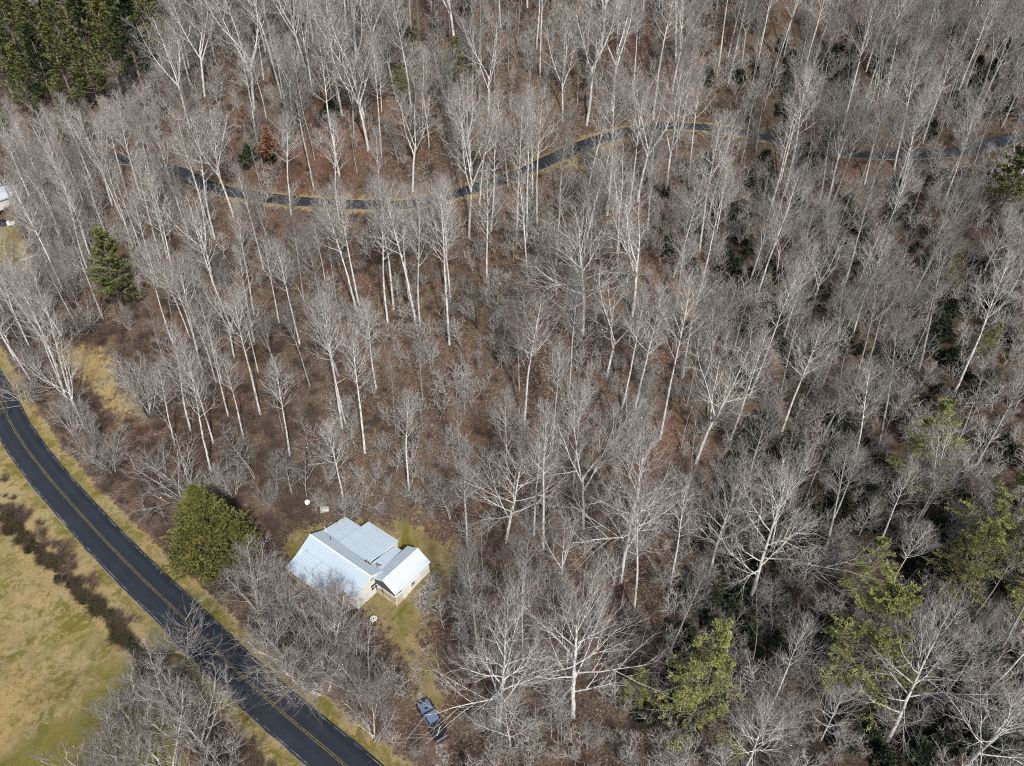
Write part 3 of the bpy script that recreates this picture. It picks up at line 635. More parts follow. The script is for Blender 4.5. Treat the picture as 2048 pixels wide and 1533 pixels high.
print('FILL', len(sel))
fill = []
for k in sel:
    u = r2.random(); cen = by_[k] > 560 and 560 < bx_[k] < 1380
    far = by_[k] < 430 or bx_[k] > 1400
    gt = bx_[k] > 1400 and u > .22
    if gt: u = .65 if u < .72 else .80 if u < .94 else .9
    elif far: u = .30+.62*u if u > .25 else u
    if u < (.26 if cen else .46): kd, h = 'tall%d' % r2.randrange(7), r2.uniform(19, 27)
    elif u < (.32 if cen else .58): kd, h = 'fork%d' % r2.randrange(4), r2.uniform(18, 25)
    elif u < .70: kd, h = 'greytall%d' % r2.randrange(5), r2.uniform(16, 24)
    elif u < .86: kd, h = 'pole%d' % r2.randrange(3), r2.uniform(12, 20)
    else: kd, h = 'small%d' % r2.randrange(3), r2.uniform(7, 13)
    if by_[k] > 900 and kd[:4] in ('tall', 'fork'): h *= .8
    fill.append((h/qd[k], k, kd, h))
fill.sort(reverse=True)
NIND = 300-len(hand)
ANCH = [('the pine grove',150,150),('the rust-leaved bushes',530,290),('the twin-trunked tree',400,340),('the upper road crest',1350,250),('the largest roadside tree',930,300),('the black dead tree',960,590),('the great spreading tree',1170,480),('the lone dark pine',215,540),('the straw clearing',190,740),('the house',715,1120),('the rounded cedar',430,1080),('the parked truck',865,1445),('the double-crowned tree',1170,880),('the feathery white tree',1260,1000),('the umbrella-crowned tree',1450,1000),('the leaning ravine tree',1590,1040),('the topmost hemlock',1830,860),('the layered hemlock',1970,980),('the widest hemlock',1720,1270),('the green-topped hemlock',1410,1330),('the round-crowned tree',1160,1280),('the tall trunk trio',690,730),('the dense white stand',780,480),('the densest grey crown',1680,200),('the right-edge pine',2030,340),('the olive evergreen',905,110),('the right-hand fan crown',1940,440),('the central pair of trunks',1260,680),('the top-edge evergreen',935,20),('the neighbour house',10,405),('the big roadside bushes',190,850),('the top right corner',1990,40),('the bottom right corner',1990,1480)]
ORD = ['nearest to it', 'second nearest', 'third nearest', 'fourth nearest', 'fifth nearest', 'sixth nearest', 'seventh nearest', 'eighth nearest', 'ninth nearest', 'tenth nearest', 'eleventh nearest', 'twelfth nearest', 'thirteenth nearest', 'fourteenth nearest']
pend = []
def later(o, h, what):
    x, y, _ = proj(np.array(o.location)+np.array([0, 0, h*.6])); x, y = float(x), float(y)
    d, nm, ax, ay = min((math.hypot(x-a[1], y-a[2]), a[0], a[1], a[2]) for a in ANCH)
    dr = ('right of' if x > ax else 'left of') if abs(x-ax) > abs(y-ay) else ('above' if y < ay else 'below')
    pend.append(((what, dr, nm), d, o))
def what_of(kd, h):
    if kd.startswith('fork'): return 'forked pale bare tree'
    if kd.startswith('greytall'): return 'tall grey bare tree'
    if kd.startswith('wide'): return 'wide-crowned pale bare tree'
    if kd.startswith('pole'): return 'thin straight bare tree'
    if kd.startswith('tall'): return 'tall slender pale bare tree'
    if kd.startswith('dark'): return 'black-barked bare tree'
    return 'small crooked bare tree' if kd.startswith('small') else 'low grey twiggy bush'
def settle():
    by = {}
    for key, d, o in pend: by.setdefault(key, []).append((d, o.name, o))
    for key, L in by.items():
        for i, (d, _, o) in enumerate(sorted(L, key=lambda t: t[:2])): o['label'] = '%s %s %s, %s' % (*key, ORD[min(i, 13)])
    pend.clear()
for b, h, kd, lb, bx, by in hand:
    h = max(5., min(float(h), 31.)); lab, grp = zone_label(bx, by, kd)
    o = place(kd, 'bare_tree', b, h, r2.uniform(0, 6.28), (r2.gauss(0, .015), r2.gauss(0, .015)), lb or lab, 'tree', G_MAIN if lb else grp, r2.uniform(.95, 1.15)*(.76 if kd[:4] == 'wide' and (bx > 1200 or bx in (998, 1023)) else .85 if h > 27 else 1))
    if not lb: later(o, h, what_of(kd, h))
rest = []
for n_i, (ap, k, kd, h) in enumerate(fill):
    if n_i < NIND:
        lab, grp = zone_label(bx_[k], by_[k], kd)
        o = place(kd, 'bare_tree', (q[k, 0], q[k, 1], Z[k]-.1), h, r2.uniform(0, 6.28), (r2.gauss(0, .045), r2.gauss(0, .045)), lab, 'tree', grp, r2.uniform(.85, 1.2)); later(o, h, what_of(kd, h))
    else: rest.append((q[k, 0], q[k, 1], Z[k]-.1, kd, h, r2.uniform(.85, 1.2)))
settle()

def scatter(name, keys, pts, label, cat, tilt=.04):
    """uncountable growth as one object: points carrying instances of the given plants"""
    col = bpy.data.collections.new(name+'_sources')
    for i, kx in enumerate(keys):
        p = PROTO[kx]; bm = bmesh.new()
        mats = []
        for nm, me in p['parts']:
            off = len(mats); n0 = len(bm.faces); bm.from_mesh(me); bm.faces.ensure_lookup_table()
            mm = me.materials[0]
            if mm not in mats: mats.append(mm)
            j = mats.index(mm)
            for f in bm.faces[n0:] if j else []: f.material_index = j
        me = bpy.data.meshes.new('%02d_%s' % (i, kx)); bm.to_mesh(me); bm.free()
        for m in mats: me.materials.append(m)
        ob = bpy.data.objects.new('%02d_%s' % (i, kx), me); col.objects.link(ob)
    me = bpy.data.meshes.new(name); me.from_pydata([(a[0], a[1], a[2]) for a in pts], [], [])
    def att(nm, ty, data, key='value'):
        a = me.attributes.new(nm, ty, 'POINT'); a.data.foreach_set(key, np.array(data).ravel())
    att('pick', 'INT', np.array([keys.index(a[3]) for a in pts], np.int32))
    att('size', 'FLOAT_VECTOR', np.array([(a[4]/PROTO[a[3]]['h']*a[5], a[4]/PROTO[a[3]]['h']*a[5], a[4]/PROTO[a[3]]['h']) for a in pts], np.float32), 'vector')
    att('turn', 'FLOAT_VECTOR', np.c_[rng.normal(0, tilt, (len(pts), 2)), rng.uniform(0, 6.28, len(pts))].astype(np.float32), 'vector')
    ob = link(name, me); g = bpy.data.node_groups.new(name, 'GeometryNodeTree')
    g.interface.new_socket('Geometry', in_out='INPUT', socket_type='NodeSocketGeometry'); g.interface.new_socket('Geometry', in_out='OUTPUT', socket_type='NodeSocketGeometry')
    N = g.nodes.new; gi = N('NodeGroupInput'); go = N('NodeGroupOutput'); ip = N('GeometryNodeInstanceOnPoints'); ci = N('GeometryNodeCollectionInfo')
    ci.inputs['Collection'].default_value = col; ci.inputs['Separate Children'].default_value = True; ci.inputs['Reset Children'].default_value = True
    ip.inputs['Pick Instance'].default_value = True
    def at_(nm, ty):
        x = N('GeometryNodeInputNamedAttribute'); x.data_type = ty; x.inputs['Name'].default_value = nm; return x.outputs['Attribute']
    m2p = N('GeometryNodeMeshToPoints')
    g.links.new(gi.outputs[0], m2p.inputs['Mesh']); g.links.new(m2p.outputs[0], ip.inputs['Points']); g.links.new(ci.outputs[0], ip.inputs['Instance'])
    g.links.new(at_('pick', 'INT'), ip.inputs['Instance Index'])
    er = N('FunctionNodeEulerToRotation'); g.links.new(at_('turn', 'FLOAT_VECTOR'), er.inputs[0]); g.links.new(er.outputs[0], ip.inputs['Rotation'])
    g.links.new(at_('size', 'FLOAT_VECTOR'), ip.inputs['Scale']); g.links.new(ip.outputs[0], go.inputs[0])
    md = ob.modifiers.new('scatter', 'NODES'); md.node_group = g
    return tag(ob, label, cat, kind='stuff')
TK = sorted({a[3] for a in rest})
scatter('woodland', TK, rest, 'dense mass of thin grey bare trees filling the slopes between the tall trees', 'woodland')
print('REST', len(rest))
# undergrowth
q = rng.uniform([-190, 35], [150, 250], (27000, 2)); q = q[~exclude(q)]; Z = ground_z(q); ax, ay, ad = proj(np.c_[q, Z])
ok = (ax > -50) & (ax < 2100) & (ay > -50) & (ay < 1600); q, Z, ax, ay = q[ok], Z[ok], ax[ok], ay[ok]
dens = wav(q, 22, 9)+wav(q, 9, 10)*.6
und = []
brushland = (ax < 640) & (ay > 600)
for k in range(len(q)):
    if brushland[k]:
        und.append((q[k, 0], q[k, 1], Z[k], 'bramble%d' % r2.randrange(3), r2.uniform(.7, 1.7), r2.uniform(.9, 1.5)))
    elif dens[k] > -.42:
        u = r2.random()
        kx = 'bramble%d' % r2.randrange(3) if u < .38 else 'shrub%d' % r2.randrange(3) if u < .46 else 'sap%d' % r2.randrange(3)
        und.append((q[k, 0], q[k, 1], Z[k], kx, r2.uniform(.5, 1.4) if u < .38 else r2.uniform(.8, 2.0) if u < .46 else r2.uniform(2.2, 6.5), r2.uniform(.8, 1.3)))
scatter('undergrowth', sorted({a[3] for a in und}), und, 'brown brambles, saplings and low twiggy brush covering the forest floor', 'undergrowth', .12)
# evergreen thicket in the ravine
q = rng.uniform([0, 30], [140, 230], (9000, 2)); q = q[~exclude(q)]; Z = ground_z(q)
m_ = (pip(q, gpoly(RAVINE_PX)) > -2) & (wav(q, 12, 21) > -.12) | (pip(q, gpoly(RAV2_PX)) > 0) & (wav(q, 9, 22) > .05)
m_ |= (pip(q, gpoly([(1320,380),(1500,420),(1560,560),(1440,600),(1340,560)])) > 0) & (wav(q, 9, 23) > .1)
m_ |= (pip(q, gpoly([(1450,150),(1720,120),(1720,280),(1500,250)])) > 0) & (wav(q, 9, 24) > .2)
m_ |= (pip(q, gpoly(RIGHT_PX)) > 0) & (wav(q, 13, 25) > .12) & (near(q, UPPER)[0] > 5)
q, Z = q[m_], Z[m_]; rh = [(q[k, 0], q[k, 1], Z[k], 'rhodo0', r2.uniform(1.2, 3.4), r2.uniform(.8, 1.3)) for k in range(len(q))]
print('UNDER', len(und), 'RHODO', len(rh))
scatter('evergreen_thicket', ['rhodo0'], rh, 'dark glossy evergreen shrubs massed in the ravine on the right', 'thicket', .1)

# ---- conifers
CON = [(248,632,455,'pine1','single dark green pine on the left slope beside the clearing','pine'),
 (1985,452,250,'pine1','tall green pine cut by the right edge below the upper road','pine'),
 (660,240,198,'darkbush0','small dark evergreen on the red-brown slope above the upper road','evergreen'),(500,328,288,'darkbush0','dark evergreen bush directly above the left part of the upper road','evergreen'),(545,325,305,'darkbush0','low dark evergreen beside the rust-leaved bush','evergreen'),
 (815,80,42,'darkbush0','dark evergreen near the top edge left of centre','evergreen'),(935,60,-40,'pine2','dark evergreen cut by the top edge at the centre','pine'),
 (915,178,72,'hemlock0','olive-green evergreen on the slope above the largest white tree','hemlock'),(800,200,130,'hemlock1','small yellow-olive evergreen high on the slope, left of the larger olive one','hemlock'),
 (1885,580,495,'hemlock0','dull green evergreen low on the right slope','hemlock'),(1965,720,640,'hemlock1','dark olive evergreen near the right edge, halfway down','hemlock'),
 (1610,330,285,'darkbush0','small green evergreen beside the upper road on the right','evergreen'),(180,290,245,'darkbush0','dark evergreen bush hidden among bare trees near the left edge','evergreen'),
 (1800,1000,800,'hemlock1','bright yellow-green hemlock highest of those on the right side','hemlock'),(1950,1150,925,'hemlock0','yellow-green hemlock at the right edge with layered tips','hemlock'),(2010,1200,990,'hemlock1','hemlock cut by the right edge below the layered one','hemlock'),
 (1900,1200,1040,'hemlock0','duller hemlock between the ravine and the right edge','hemlock'),(1700,1220,1078,'hemlock1','thin hemlock with bare lichened limbs above the widest hemlock','hemlock'),(1690,1400,1165,'hemlock0','widest yellow-green hemlock, in the lower right quarter','hemlock'),
 (1385,1470,1240,'hemlock1','green-topped hemlock with bare lower limbs, near the bottom right of centre','hemlock'),(1270,1420,1340,'hemlock0','small dark hemlock right of the round-crowned white tree','hemlock'),(2030,1250,1120,'hemlock0',None,'hemlock'),
 (446,1132,966,'cedar0','rounded olive-green cedar between the road and the house','cedar')]
for bx, by, ty, kd, lb, cat in CON:
    b = hitg(bx, by); h = float(hgt(b, ty)); print('CON', kd, bx, by, round(h, 1))
    wd = 1.0
    if kd == 'cedar0': wd = 1.22
    if kd.startswith('hemlock'): wd = .88 if bx == 1385 else 1.5 if by < 300 else 1.05
    if kd == 'darkbush0': wd = 1.4
    if kd in ('pine0', 'pine1'): wd = 1.5
    place(kd, {'pine': 'pine_tree', 'hemlock': 'hemlock_tree', 'cedar': 'cedar_tree', 'evergreen': 'evergreen_bush'}[cat], b, max(h, 2.), r2.uniform(0, 6.28), (0, 0), lb or 'hemlock below the one cut by the right edge', cat, None if kd == 'cedar0' else 'evergreens scattered in the bare forest', wd)
GROVE = []; k = 0
for bx, by in [(35,215),(75,250),(120,235),(165,245),(205,225),(250,215),(290,190),(60,170),(110,165),(155,170),(200,150),(245,140),(20,280),(0,150),(100,300),(150,300),(320,150),(50,100),(100,90),(150,90),(210,80),(270,90),(340,90),(420,70),(520,60),(10,60),(380,40)]:
    b = hitg(bx, by); k += 1
    place(['pine0', 'pine1', 'pine0', 'pine2'][k % 4], 'pine_tree', b, r2.uniform(19, 26) if by < 270 else r2.uniform(9, 14), r2.uniform(0, 6.28), (0, 0), 'tall green pine', 'pine', 'pines of the grove in the top left corner', 1.35); GROVE.append((by, bx))
gp_ = [o for o in C.objects if o.get('label') == 'tall green pine']
lanes = [('front row', 265, 999), ('second row', 200, 265), ('third row', 120, 200), ('back row', -99, 120)]
POS = ['leftmost', 'second from left', 'third from left', 'fourth from left', 'fifth from left', 'sixth from left', 'seventh from left', 'eighth from left', 'ninth from left', 'tenth from left', 'eleventh from left', 'rightmost']
for nm, lo, hi in lanes:
    L_ = sorted([(g[1], o) for g, o in zip(GROVE, gp_) if lo <= g[0] < hi], key=lambda t: t[0])
    for i, (_, o) in enumerate(L_): o['label'] = 'tall green pine of the top-left grove, %s in its %s' % (POS[min(i, 11)], nm)
b = hitg(545, 318); place('beech0', 'rust_leaved_bush', b, 6, 0, (0, 0), 'rust-orange bush still holding dry leaves above the upper road', 'bush')
b = hitg(495, 262); place('beech0', 'rust_leaved_bush', b, 5, 2, (0, 0), 'smaller rust-orange bush further up the slope from its larger neighbour', 'bush')

# ---- bushes and low spreading trees near the roads and house
BUSH = [ # x, base y, top y, kind, width, label
 (75,745,672,'mound0',1.0,'rounded grey bush beside the bend of the valley road at the left edge'),
 (150,870,775,'mound1',1.1,'large grey bush above the road, upper one of the roadside pair'),(225,950,860,'mound2',1.25,'pale lichened bush above the road, lower one of the roadside pair'),
 (275,790,700,'mound0',1.0,'dark grey bush at the right edge of the straw clearing'),(300,830,730,'mound2',1.0,None),(190,905,830,'mound0',.9,None),(60,800,750,'shrub0',1.3,None),(330,960,880,'mound1',1.,None),(380,1010,930,'shrub1',1.4,None),(470,1000,925,'mound0',1.0,None),(540,1015,950,'mound1',.9,None),
 (716,1022,968,'shrub2',1.5,'star-shaped silvery bush just uphill of the house roofs'),
 (520,1220,1095,'mound1',1.15,'big grey rounded bush leaning on the front corner of the house'),(575,1240,1140,'mound2',1.0,'grey bush before the long eave of the house'),
 (655,1310,1190,'mound0',1.1,'tall pale spreading tree whose twigs overlap the house roof'),(640,1380,1240,'mound2',1.3,'broadest greyish-pink spreading tree, between house and road'),(730,1400,1270,'mound1',1.0,'greyish-pink spreading tree left of the parked truck'),(625,1375,1285,'mound0',1.1,'greyish-pink spreading tree closest to the road edge'),(750,1475,1385,'mound2',.9,'low spreading tree at the bottom, between truck and road'),
 (545,1300,1225,'mound0',.9,None),(620,1240,1185,'shrub0',1.5,None),(700,1290,1230,'mound1',.8,None),
 (400,1355,1215,'small0',1.3,'thin bare tree whose branches hang over the valley road'),(330,1420,1300,'mound1',1.1,'grey bare tree in the hedgerow by the valley road'),(400,1500,1345,'mound0',1.2,'lichened bare tree on the field side of the road, upper one of the bottom group'),(330,1540,1400,'mound2',1.2,'lichened bare tree at the field edge, left one of the bottom group'),(450,1560,1440,'mound1',1.2,'lichened bare tree at the very bottom beside the valley road'),(255,1600,1455,'mound0',1.2,'pale twiggy crown at the bottom edge over the green part of the field'),
 (20,690,520,'wide0',.9,'grey bare tree at the left edge beside the grassy clearing'),(80,640,545,'small1',1.2,None),(60,480,400,'mound2',.9,None),(130,560,470,'mound1',.9,None),(180,660,600,'shrub1',1.4,None),(260,660,600,'mound0',.8,None),
]
for x, by, ty, kd, wd, lb in BUSH:
    b = hitg(x, by); h = float(hgt(b, ty)); print('BUSH', kd, x, by, round(h, 1))
    if kd[:4] == "moun": wd *= .60 if x < 480 and by > 1400 else .72
    o = place(kd, 'bare_bush' if kd[:4] != 'wide' else 'bare_tree', b, min(max(h, 1.5), 16), r2.uniform(0, 6.28), (0, 0), lb or 'low grey twiggy bush in the brush between the valley road and the forest', 'bush' if kd[:4] != 'wide' else 'tree', 'leafless bushes of the valley floor', wd)
    if not lb: later(o, h, 'low grey twiggy bush')
settle()
HL = resample(catmull(np.array([hit(x, y) for x, y in HEDGE_PX])), 1.0)
for i, p in enumerate(HL):
    for j in range(2):
        x = p[0]+r2.gauss(0, .42); y = p[1]+r2.gauss(0, .42)
        g_ = r2.random() < .22
        place('rhodo0' if g_ else r2.choice(['hedge0', 'hedge1', 'bramble0', 'bramble1']), 'hedge_bush', (x, y, gz(x, y)-.05), r2.choice([1.0, 1.2, 1.4, 1.7])*r2.uniform(.8, 1.1)*(.8 if g_ else 1), r2.uniform(0, 6.28), (0, 0), 'dark scrubby bush of the ragged hedgerow along the field edge' if not g_ else 'green-leaved low bush of the ragged hedgerow along the field edge', 'bush', 'hedgerow bushes between field and valley road', r2.uniform(.85, 1.2))
# ================================================================== HOUSE
def metal_roof(name, axis, col=(.52, .62, .69), rust=.7):
    m = mat(name, col, .42, .12, .5); n = NB(m); v = n.obj(); s = n.n('ShaderNodeSeparateXYZ'); n.l(v, s.inputs[0])
    x = s.outputs[0 if axis == 'x' else 1]; y = s.outputs[1 if axis == 'x' else 0]
    fr = n.math('FRACT', n.math('MULTIPLY', x, 1/.46)); seam = n.mapr(n.math('ABSOLUTE', n.math('SUBTRACT', fr, .5)), .34, .46)
    fy = n.math('FRACT', n.math('MULTIPLY', y, 1/1.9)); lap = n.mapr(n.math('ABSOLUTE', n.math('SUBTRACT', fy, .5)), .47, .5)
    fl = n.math('FLOOR', n.math('MULTIPLY', x, 1/.92)); wn = n.n('ShaderNodeTexWhiteNoise', noise_dimensions='1D'); n.l(fl, wn.inputs['W'])
    c = n.mix(n.mapr(wn.outputs[0], 0, 1, 0, .35), col, tuple(k*.86 for k in col))
    b = n.noise(.9, 5, .7, v)
    c = n.mix(n.mapr(b, .5, .75, 0, .4), c, (.52, .58, .62))
    mp = n.n('ShaderNodeMapping'); mp.inputs['Scale'].default_value = (4, .6, 1) if axis == 'x' else (.6, 4, 1); n.l(v, mp.inputs[0])
    st = n.noise(1.1, 5, .75, mp.outputs[0]); c = n.mix(n.mapr(st, .66, .74, 0, rust), c, (.22, .12, .08))
    c = n.mix(n.math('MULTIPLY', seam, .38), c, (.24, .30, .36)); c = n.mix(n.math('MULTIPLY', lap, .55), c, (.28, .32, .36))
    n.base(c); n.bump(seam, .6, .03); return m
M['roof_x'] = metal_roof('sheet_roof', 'x'); M['roof_y'] = metal_roof('sheet_roof_annex', 'y', (.60, .69, .75), .25)
M['siding'] = mat('lap_siding', (.66, .65, .62), .7); n = NB(M['siding']); s_ = n.n('ShaderNodeSeparateXYZ'); n.l(n.obj(), s_.inputs[0])
fr_ = n.math('FRACT', n.math('MULTIPLY', s_.outputs[2], 5.0)); n.base(n.mix(n.mapr(fr_, .0, .15), (.40, .39, .37), n.mix(n.mapr(n.noise(1.5, 4, .7, n.obj()), .4, .7), (.69, .68, .65), (.56, .55, .52))))
M['trim'] = mat('white_trim', (.72, .73, .72), .6); M['glass'] = mat('window_glass', (.03, .035, .04), .12, 0, .6)
M['dark'] = mat('dark_interior', (.05, .045, .04), .9); M['deck'] = mat('deck_boards', (.48, .40, .26), .7); n = NB(M['deck'])
s_ = n.n('ShaderNodeSeparateXYZ'); n.l(n.obj(), s_.inputs[0]); fr_ = n.math('FRACT', n.math('MULTIPLY', s_.outputs[0], 6.0))
n.base(n.mix(n.mapr(fr_, 0, .12), (.18, .13, .07), n.mix(n.mapr(n.noise(2, 4, .7, n.obj()), .4, .65), (.50, .43, .29), (.38, .32, .22))))
M['screen'] = mat('insect_screen', (.09, .09, .085), .8); M['block'] = mat('concrete_block', (.30, .29, .27), .9); M['rust'] = mat('dead_leaves', (.16, .085, .05), .95)
HR = empty('house', (HO[0], HO[1], 2.0), math.atan2(-.6, .8), 'low white metal-roofed house with a gabled annex, beside the valley road', 'house')
def roofslab(name, pts, m, th=.07): return MB().slab(pts, th).build(name, m, HR)
zr_, zf = 4.6, 2.75
# main gable, porch and the low rear additions
roofslab('roof', [(-12.9, 0, zr_), (-12.9, -3.15, zf), (0.05, -3.15, zf), (0.05, 0, zr_)], M['roof_x'])['label'] = 'bright front roof slope of the main block'
roofslab('roof', [(-12.9, -3.153, zf-.01), (-12.9, -5.15, 2.08), (-2.6, -5.15, 2.08), (-2.6, -3.153, zf-.01)], M['roof_x'])['label'] = 'shallow porch roof below the main front slope'
roofslab('roof', [(.05, .003, zr_), (.05, 2.4, 3.45), (-12.9, 2.4, 3.45), (-12.9, .003, zr_)], M['roof_x'])['label'] = 'narrow bluish rear slope of the main block'
roofslab('roof', [(-9.0, 2.403, 3.44), (-9.0, 6.8, 2.7), (-12.9, 6.8, 2.7), (-12.9, 2.403, 3.44)], M['roof_x'])['label'] = 'low roof of the rear corner room'
roofslab('roof', [(-2.45, 2.25, 3.60), (-2.45, 8.15, 2.92), (-9.05, 8.15, 2.92), (-9.05, 2.25, 3.60)], M['roof_x'], .10)['label'] = 'widest low rear roof with rust spots'
roofslab('roof', [(.0, 2.403, 3.33), (.0, 7.25, 2.6), (-2.4, 7.25, 2.6), (-2.4, 2.403, 3.33)], M['roof_x'])['label'] = 'low roof joining the house and the annex'
MB().box((-12.92, -.13, zr_-.01), (.07, .13, zr_+.045)).build('ridge_cap', M['trim'], HR)
w_ = MB()
w_.box((-12.5, -2.85, 0), (-12.35, 2.4, 3.0)); w_.box((-12.35, -2.85, 0), (-.3, -2.72, 2.82)); w_.box((-.3, -2.85, 0), (-.15, 2.35, 2.85))
w_.prism([(-2.85, 2.85), (2.35, 2.85), (2.35, 3.3), (0, 4.45)], -.3, -.15, axis='x'); w_.prism([(-2.85, 3.0), (2.4, 3.0), (2.4, 3.32), (0, 4.45)], -12.5, -12.35, axis='x')
w_.box((-12.5, 2.4, 0), (-12.35, 6.6, 2.62)); w_.box((-12.35, 6.45, 0), (-9., 6.6, 2.62)); w_.box((-8.9, 7.8, 0), (-2.6, 7.95, 2.8)); w_.box((-8.9, 6.6, 0), (-8.75, 7.8, 2.7)); w_.box((-2.75, 2.4, 0), (-2.6, 7.8, 2.72))
w_.box((-2.6, 6.9, 0), (-.3, 7.02, 2.5)); w_.build('wall', M['siding'], HR)
f_ = MB(); f_.box((-2.6, -3.2, zf-.17), (.08, -3.14, zf-.02)); f_.box((-12.92, -5.2, 1.93), (-2.58, -5.14, 2.06))
for a_, b_ in (((-3.15, zf), (0, zr_)), ((2.4, 3.45), (0, zr_))):
    f_.prism([(a_[0], a_[1]-.2), (a_[0], a_[1]-.075), (b_[0], b_[1]-.075), (b_[0], b_[1]-.2)], .0, .06, axis='x'); f_.prism([(a_[0], a_[1]-.2), (a_[0], a_[1]-.075), (b_[0], b_[1]-.075), (b_[0], b_[1]-.2)], -12.91, -12.85, axis='x')
f_.box((-.34, -2.9, 0), (-.1, -2.86, 2.6)); f_.box((-.149, -2.9, 0), (-.11, -2.7, 2.6)); f_.build('trim', M['trim'], HR)
for x in (-12.6, -10., -7.5, -5, -2.8): MB().box((x, -5.0, -.1), (x+.12, -4.88, 2.05)).build('porch_post', M['trim'], HR)
MB().box((-12.7, -5.05, .05), (-2.7, -2.853, .3)).build('porch_floor', M['deck'], HR)
def window(x, y, z, wd, hh, face, parent=HR):
    """face 'x': set in a wall whose outer face looks along +x; 'y': along -y"""
    f = MB(); g = MB(); t = .07
    if face == 'x':
        for a, b in (((y-wd/2-t, z-t), (y+wd/2+t, z)), ((y-wd/2-t, z+hh), (y+wd/2+t, z+hh+t)), ((y-wd/2-t, z), (y-wd/2, z+hh)), ((y+wd/2, z), (y+wd/2+t, z+hh)), ((y-wd/2, z+hh/2-.03), (y+wd/2, z+hh/2+.03)), ((y-.02, z), (y+.02, z+hh/2-.03))):
            f.box((x, a[0], a[1]), (x+.06, b[0], b[1]))
        g.box((x+.003, y-wd/2, z), (x+.025, y+wd/2, z+hh))
    else:
        for a, b in (((x-wd/2-t, z-t), (x+wd/2+t, z)), ((x-wd/2-t, z+hh), (x+wd/2+t, z+hh+t)), ((x-wd/2-t, z), (x-wd/2, z+hh)), ((x+wd/2, z), (x+wd/2+t, z+hh)), ((x-wd/2, z+hh/2-.03), (x+wd/2, z+hh/2+.03))):
            f.box((a[0], y-.06, a[1]), (b[0], y, b[1]))
        g.box((x-wd/2, y-.025, z), (x+wd/2, y-.003, z+hh))
    fo = f.build('window', M['trim'], parent); g.build('pane', M['glass'], fo)
window(-.15, .55, 1.15, 1.25, 1.15, 'x'); window(-.15, .35, 3.2, .7, .5, 'x')
for x in (-11, -8, -4.5): window(x, -2.85, 1.0, .9, 1.2, 'y')
# annex, its ridge across the main one
za = 4.25
roofslab('roof', [(1.8, .75, za), (1.8, 8.05, za), (-.5, 8.05, 3.2), (-.5, .75, 3.2)], M['roof_y'])['label'] = 'bluish left slope of the annex roof'
roofslab('roof', [(4.15, .75, 2.85), (4.15, 8.05, 2.85), (1.803, 8.05, za), (1.803, .75, za)], M['roof_y'])['label'] = 'brightest slope of the annex roof, facing the truck'
MB().box((1.7, .73, za-.01), (1.9, 8.07, za+.04)).build('ridge_cap', M['trim'], HR)
a_ = MB(); a_.box((3.75, 2.3, 0), (3.9, 7.85, 2.88)); a_.box((-.1, 7.7, 0), (3.75, 7.85, 2.88)); a_.box((-.1, 2.3, 0), (.05, 7.7, 3.2)); a_.box((.05, 2.3, 0), (3.75, 2.42, 2.75))
a_.prism([(-.1, 3.2), (-.1, 3.28), (1.8, 4.1), (3.9, 2.9), (3.9, 2.88)], 7.7, 7.85); a_.build('wall', M['siding'], HR)
t_ = MB(); t_.box((3.9, 2.28, 1.95), (3.93, 7.87, 2.12)); t_.box((3.9, 2.28, 0), (3.94, 2.42, 2.85)); t_.box((3.9, 7.73, 0), (3.94, 7.87, 2.85)); t_.box((3.9, 2.42, 0.0), (3.93, 7.73, .14))
t_.prism([(-.5, 3.0), (-.5, 3.13), (1.8, 4.18), (4.15, 2.78), (4.15, 2.65), (1.8, 4.03)], .70, .76)
t_.box((-.12, .80, 1.82), (4.0, .92, 2.02)); t_.box((3.9, .92, 1.82), (4.0, 2.28, 2.02)); t_.build('trim', M['trim'], HR)
window(3.9, 4.35, 1.0, .75, .85, 'x')
for x, y in ((-.12, .80), (1.2, .80), (3.9, .80)): MB().box((x, y, -.05), (x+.1, y+.1, 2.7 if x > 3 else 3.1)).build('porch_post', M['trim'] if x > 3 else M['dark'], HR)
MB().box((-.1, .75, .15), (4.02, 2.3, .38)).build('porch_floor', M['deck'], HR)
MB().prism([(0., 2.03), (3.88, 2.03), (3.88, 2.8), (1.8, 4.0), (0., 3.15)], .84, .87).build('insect_screen', M['screen'], HR)
MB().box((-.05, .83, .38), (3.88, .86, 1.0)).build('porch_panel', M['deck'], HR)
MB().box((3.75, 2.4, -.25), (3.88, 7.8, 0)).box((-.1, 7.7, -.25), (3.75, 7.83, 0)).build('foundation', M['block'], HR)
MB().cyl((-10.2, 1.6, 3.6), (-10.2, 1.6, 4.6), .06, n=8).build('vent_pipe', M['dark'], HR)
MB().cyl((-12.6, 2.6, 3.35), (-12.6, 2.6, 4.3), .05, n=8).build('vent_pipe', M['trim'], HR)
for nm, x, y, z, l, wd, rz in (('debris', -2.6, 2.0, 3.67, 1.3, .3, .0), ('debris', -1.3, 2.75, 3.30, 1.0, .35, .1)):
    r_ = random.Random(int(l*10)); d_ = MB()
    for k in range(40):
        a, b = r_.uniform(-l/2, l/2), r_.gauss(0, wd/2); s = r_.uniform(.05, .13); zz = z-.18*b+r_.uniform(0, .05); d_.poly([(x+a-s, y+b, zz), (x+a, y+b-s, zz+.02), (x+a+s, y+b, zz+.04), (x+a, y+b+s, zz)], [(0, 1, 2, 3)])
    d_.build(nm, M['rust'], HR)['label'] = 'drift of dead leaves caught on the roof'

